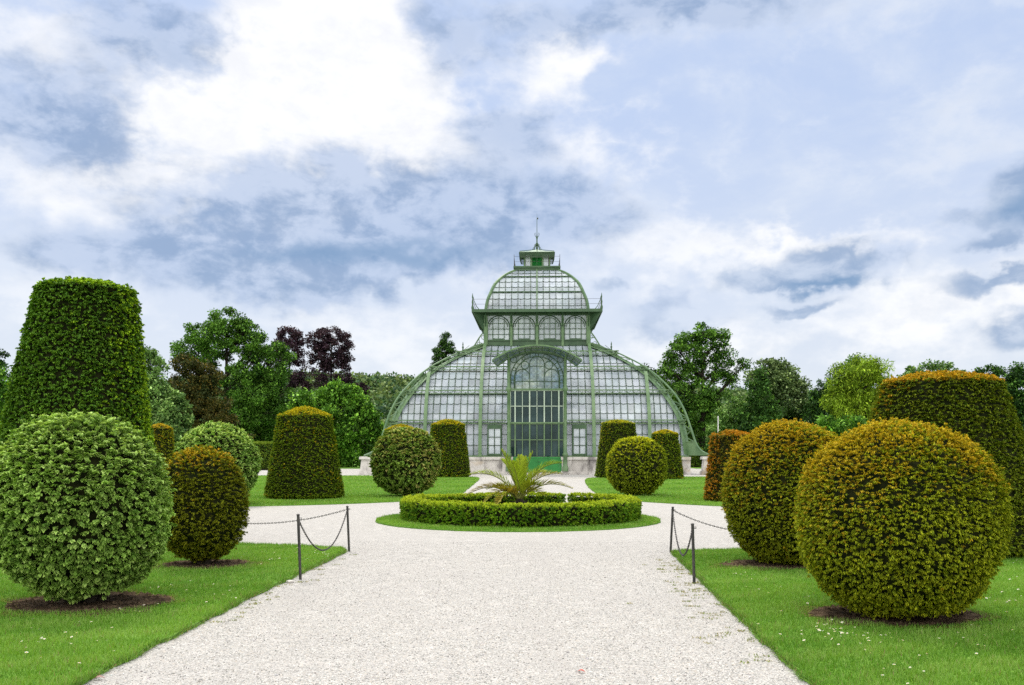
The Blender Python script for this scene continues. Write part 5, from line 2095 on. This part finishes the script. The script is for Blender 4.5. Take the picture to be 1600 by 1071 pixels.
tree('copper_beech', 'purple leaved beech standing free against the sky left of the greenhouse', 'tree', 517, 150,
     [(504, 532, 22, 19), (528, 526, 22, 16), (538, 548, 15, 24), (496, 556, 15, 24), (518, 555, 24, 26), (536, 580, 14, 20), (505, 585, 20, 26), (522, 600, 26, 20), (546, 605, 14, 14), (562, 612, 16, 10)], PURPLE, .34, 95, .85, dens=.95, trunk=.38, group=GT, seed=7, gap=.35)
tree('leafy_tree', 'broad bright green low tree behind the olive cone with yellow top', 'tree', 520, 106,
     [(520, 618, 30, 20), (492, 622, 26, 18), (548, 618, 24, 18), (470, 640, 26, 22), (525, 645, 44, 24), (570, 640, 26, 22), (578, 665, 24, 26), (545, 675, 42, 28), (490, 668, 46, 30), (520, 705, 60, 28), (585, 692, 14, 20), (465, 700, 30, 28)],
     BRIGHT, .40, 90, .95, dens=1.05, group=GT, seed=8, cmix=.55)
tree('leafy_tree', 'dark shaded tree filling the gap between the brown tree and the clipped hedge', 'tree', 395, 128,
     [(375, 690, 40, 34), (425, 680, 40, 40), (455, 690, 34, 40), (330, 700, 40, 28), (410, 715, 60, 20), (460, 640, 24, 30)], DKGREEN, .38, 90, 1.0, dens=1.1, group=GT, seed=9, cmix=.35)
tree('spruce', 'dark pointed spruce rising behind the left shoulder of the greenhouse', 'tree', 696, 165,
     [(698, 524, 5, 7), (697, 536, 11, 9), (696, 550, 17, 10), (695, 566, 22, 12), (694, 590, 28, 18), (694, 620, 32, 24), (694, 655, 36, 30)], DKGREEN, .40, 95, .8, dens=1.5, trunk=.3, group=GT, seed=10, droop=.12, wl=.35, cmix=.25)
tree('oak', 'tall airy green tree with bare lower trunk right of the greenhouse', 'tree', 1098, 112,
     [(1098, 522, 20, 16), (1080, 535, 22, 16), (1120, 535, 18, 18), (1062, 552, 24, 16), (1100, 556, 24, 18), (1132, 562, 18, 14), (1046, 575, 20, 16), (1085, 580, 26, 18), (1120, 590, 18, 14), (1145, 590, 14, 8), (1160, 572, 10, 8),
      (1060, 605, 28, 20), (1092, 615, 26, 20), (1050, 635, 28, 20), (1085, 650, 28, 22), (1066, 672, 28, 18), (1112, 640, 12, 16), (1128, 618, 12, 8), (1084, 695, 22, 18), (1030, 600, 14, 16)],
     GREEN, .30, 105, .85, dens=1.25, trunk=.48, group=GT, seed=11, fork=3.5, gap=.15, cmix=.5)
tree('conifer', 'dark conifer half hidden between greenhouse roof and the tall airy tree', 'tree', 1022, 128, [(1018, 582, 14, 10), (1026, 605, 18, 18), (1030, 640, 24, 26), (1035, 680, 28, 30)], DKGREEN, .36, 80, .9, group=GT, seed=12, cmix=.2)
tree('leafy_tree', 'small pale green tree just right of the tall airy tree', 'tree', 1148, 140, [(1148, 628, 16, 18), (1140, 650, 24, 22), (1158, 655, 22, 20), (1130, 680, 30, 26), (1150, 700, 34, 20)], PALE, .38, 80, 1.0, group=GT, seed=13, cmix=.6)
tree('horse_chestnut', 'big grey green round crowned tree covered in pale blossom', 'tree', 1215, 122,
     [(1206, 576, 24, 20), (1228, 588, 26, 22), (1190, 590, 20, 22), (1212, 605, 36, 24), (1240, 610, 20, 24), (1222, 632, 36, 24), (1245, 640, 18, 24), (1195, 640, 30, 26), (1220, 668, 44, 26), (1185, 690, 40, 30), (1235, 695, 40, 26)],
     GREY, .38, 95, .85, dens=1.15, trunk=.42, group=GT, seed=14, cmix=.5)
tree('leafy_tree', 'dark green cone shaped tree in front of the grey green round tree', 'tree', 1188, 104,
     [(1188, 592, 8, 14), (1184, 612, 16, 16), (1186, 632, 22, 16), (1178, 650, 26, 18), (1200, 652, 24, 18), (1186, 672, 38, 20), (1165, 690, 36, 24), (1210, 690, 36, 24), (1130, 695, 30, 24)], DKGREEN, .34, 95, .85, dens=1.2, group=GT, seed=15, cmix=.55)
tree('weeping_tree', 'dark green weeping tree between the round tree and the yellow green tree', 'tree', 1284, 118,
     [(1284, 608, 14, 14), (1276, 630, 16, 24), (1290, 640, 18, 30), (1268, 655, 14, 24), (1300, 600, 12, 16), (1282, 680, 30, 30)], DKGREEN, .42, 85, .85, dens=1.1, group=GT, seed=16, droop=.5, wl=.3, cmix=.6, vstretch=1.5)
tree('willow', 'yellow green weeping willow left of the large orange lidded cone', 'tree', 1338, 100,
     [(1345, 574, 30, 14), (1318, 590, 24, 18), (1368, 585, 22, 20), (1340, 600, 34, 22), (1305, 615, 18, 22), (1385, 610, 16, 24), (1345, 630, 40, 26), (1310, 645, 20, 22), (1375, 645, 24, 24), (1340, 670, 46, 24)],
     YG, .42, 95, .8, dens=1.2, trunk=.4, group=GT, seed=17, droop=.45, wl=.3, cmix=.55, vstretch=1.4)
tree('leafy_tree', 'dark crown showing just above the yellow green willow', 'tree', 1342, 120, [(1340, 566, 16, 8), (1328, 580, 20, 14), (1350, 590, 26, 22), (1340, 630, 36, 30)], GREEN, .36, 80, .9, group=GT, seed=18, cmix=.3)
tree('leafy_tree', 'thin crowned tree peeping over the left of the orange lidded cone', 'tree', 1450, 122,
     [(1462, 570, 20, 8), (1440, 580, 18, 10), (1480, 578, 16, 8), (1420, 590, 14, 10), (1500, 584, 14, 7), (1455, 600, 50, 20), (1450, 640, 56, 34), (1400, 630, 18, 34)], PALE, .34, 85, .8, dens=.9, group=GT, seed=19, gap=.2, cmix=.35)
tree('leafy_tree', 'broad dark tree at the right edge behind the orange lidded cone', 'tree', 1585, 108,
     [(1575, 592, 24, 16), (1548, 586, 20, 12), (1600, 588, 26, 18), (1560, 612, 34, 24), (1600, 620, 36, 30), (1590, 655, 46, 30), (1545, 640, 26, 30), (1600, 695, 50, 30)], DKGREEN, .34, 95, .9, dens=1.1, trunk=.45, group=GT, seed=20, cmix=.3)
tree('bush', 'light green bush between the rust topped ball and the willow', 'bush', 1310, 62, [(1295, 668, 26, 14), (1330, 664, 30, 12), (1310, 690, 44, 18)], BRIGHT, .22, 90, .5, group=None, seed=21, trunk=.1, limbs=False)
# plants under the glass, seen through the portal panes
tree('palm_house_plant', 'dark leafy plant inside the greenhouse behind the left portal panes', 'plant', 822, 77.5, [(820, 690, 14, 22), (826, 655, 14, 26), (818, 628, 10, 16)], DKGREEN, .34, 60, .6, group=None, seed=22, trunk=.12)
tree('palm_house_plant', 'dark leafy plant inside the greenhouse behind the right portal panes', 'plant', 858, 78.5, [(858, 688, 14, 22), (852, 650, 13, 24), (864, 640, 10, 20)], DKGREEN, .34, 60, .6, group=None, seed=23, trunk=.12)


for i, (tx_, D_, lb) in enumerate(((770, 80, 'dark leafy plant inside the greenhouse, first left of the portal'), (728, 84, 'dark leafy plant inside the greenhouse, far left bays'),
                                   (905, 80, 'dark leafy plant inside the greenhouse, first right of the portal'), (955, 85, 'dark leafy plant inside the greenhouse, far right bays'))):
    tree('palm_house_plant', lb, 'plant', tx_, D_, [(tx_, 690, 22, 20), (tx_ + 8, 655, 20, 22), (tx_ - 8, 632, 14, 18)], DKGREEN, .34, 60, .7, group=None, seed=30 + i, trunk=.12)


# ---- clipped hedges in the distance
def block_hedge(label, x0, x1, ytop, ybase, cols, seed, dep=3.0):
    D = F * EYE / (ybase - HZ)
    X0, Z1 = px(x0, ytop, D)
    X1, _ = px(x1, ytop, D)
    root = tag(empty('clipped_hedge', ((X0 + X1) / 2, D + dep / 2, 0)), label, 'hedge', 'clipped hedges far off')
    rng = np.random.default_rng(seed)
    hw = (X1 - X0) / 2
    n = int(90 * (2 * hw * dep + 2 * Z1 * (2 * hw + dep)))
    u = rng.uniform(-1, 1, (n, 3))
    ax = rng.choice(3, n, p=[.25, .4, .35])
    sgn = rng.choice([-1, 1], n)
    u[np.arange(n), ax] = sgn
    u[ax == 2, 2] = 1
    N = np.zeros((n, 3)); N[np.arange(n), ax] = u[np.arange(n), ax]
    e = (np.abs(u) ** 6).sum(1) ** (1 / 6.)
    u = u / e[:, None]
    P = np.stack([u[:, 0] * hw, u[:, 1] * dep / 2, (u[:, 2] * .5 + .5) * Z1], 1)
    j = sphere_dirs(rng, n)
    Dr = unit(N + j * .8 + np.array([0, 0, .2]))
    L = .26 * rng.uniform(.6, 1.3, n)
    V, Fq = leaves_mesh(P - Dr * .1, Dr, unit(j + np.array([0, 0, .6])), L, L * .6, .2)
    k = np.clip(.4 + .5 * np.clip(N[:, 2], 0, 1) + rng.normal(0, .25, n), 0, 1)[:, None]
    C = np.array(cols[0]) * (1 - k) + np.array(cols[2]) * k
    link_mesh('foliage', np_mesh('foliage', V, [Fq], np.repeat(C, 4, 0)), M['leaf'], root)
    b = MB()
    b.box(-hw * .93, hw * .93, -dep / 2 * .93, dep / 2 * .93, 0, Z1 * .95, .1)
    b.build('core_filler', M['core'], root)  # solid dark block, shade within the hedge put into its colour


HB = ((.04, .10, .015), (.1, .2, .02), (.19, .27, .025))
block_hedge('rounded light green hedge block left of the olive cone with yellow top', 372, 424, 692, 735, HB, 1)
block_hedge('green clipped hedge block right of the olive cone with yellow top', 527, 548, 702, 728, HB, 2)
block_hedge('green clipped hedge block beside the left stone pedestal of the greenhouse', 556, 590, 703, 728.5, HB, 3)
block_hedge('low green clipped hedge just past the right foot of the greenhouse', 1085, 1112, 703, 731, HB, 4)


# ---- white pole
def pole():
    D = 96
    X, Z = px(1122, 652, D)
    root = tag(empty('pole', (X, D, 0)), 'slim white pole standing behind the rusty brown cone', 'pole')
    m_, gg, oo = new_mat('white_paint'); principled(gg, oo, (.75, .75, .75), .5)
    b = MB()
    b.tube([(0, 0, 0), (0, 0, Z)], .05, 8)
    b.build('shaft', m_, root)
    c_ = MB()
    c_.lathe([(.06, Z), (.07, Z + .05), (.02, Z + .1)], n=8)
    c_.build('knob', m_, root)


pole()


# ---- wooded hill far behind
def hill():
    def hz(x, y):
        t = max(0.0, min(1.0, (y - 300) / 330))
        s = t * t * (3 - 2 * t)
        # crest height follows x: high behind the left trees, falling right
        crest = 34 + 13 * math.exp(-((x + 150) / 190) ** 2) + 9 * math.sin(x / 130 + 1) * .4
        return s * crest + 1.5 * math.sin(x / 37) * s
    nx, ny = 70, 24
    V, Fc = [], []
    for j in range(ny):
        for i in range(nx):
            x, y = -900 + 1800 * i / (nx - 1), 290 + 560 * j / (ny - 1)
            V.append((x, y, hz(x, y) - .3))
    for j in range(ny - 1):
        for i in range(nx - 1):
            a = j * nx + i
            Fc.append([a, a + 1, a + nx + 1, a + nx])
    o = link_mesh('hill', np_mesh('hill', np.array(V), [np.array(Fc)]), M['field'])
    o['kind'] = 'structure'
    rng = np.random.default_rng(12)
    n = 3600
    Y = rng.uniform(300, 680, n)
    Xf = rng.uniform(-.66, .62, n) * Y
    C = np.array([[x, y, hz(x, y) + 5.0] for x, y in zip(Xf, Y)])
    # three tree colours, paled and blued in the palette for distance haze
    Vs, Fs, Cs, off = [], [], [], 0
    pal = [((0.056, 0.114, 0.048), (0.112, 0.192, 0.072), (0.175, 0.264, 0.112)), ((0.037, 0.09, 0.048), (0.075, 0.15, 0.072), (0.125, 0.192, 0.096)), ((0.112, 0.18, 0.064), (0.188, 0.264, 0.096), (0.237, 0.312, 0.128))]
    for k in range(3):
        sel = C[rng.integers(0, 3, n) == k]
        V, Fq, Cc = leaf_cloud(rng, sel, 6.0, 62, 2.3, pal[k], 0, .75, .95, .5, k)
        Vs.append(V); Fs.append(Fq + off); Cs.append(Cc); off += len(V)
    tag(link_mesh('forest', np_mesh('forest', np.concatenate(Vs), [np.concatenate(Fs)], np.concatenate(Cs)), M['leaf']), kind='stuff')


hill()
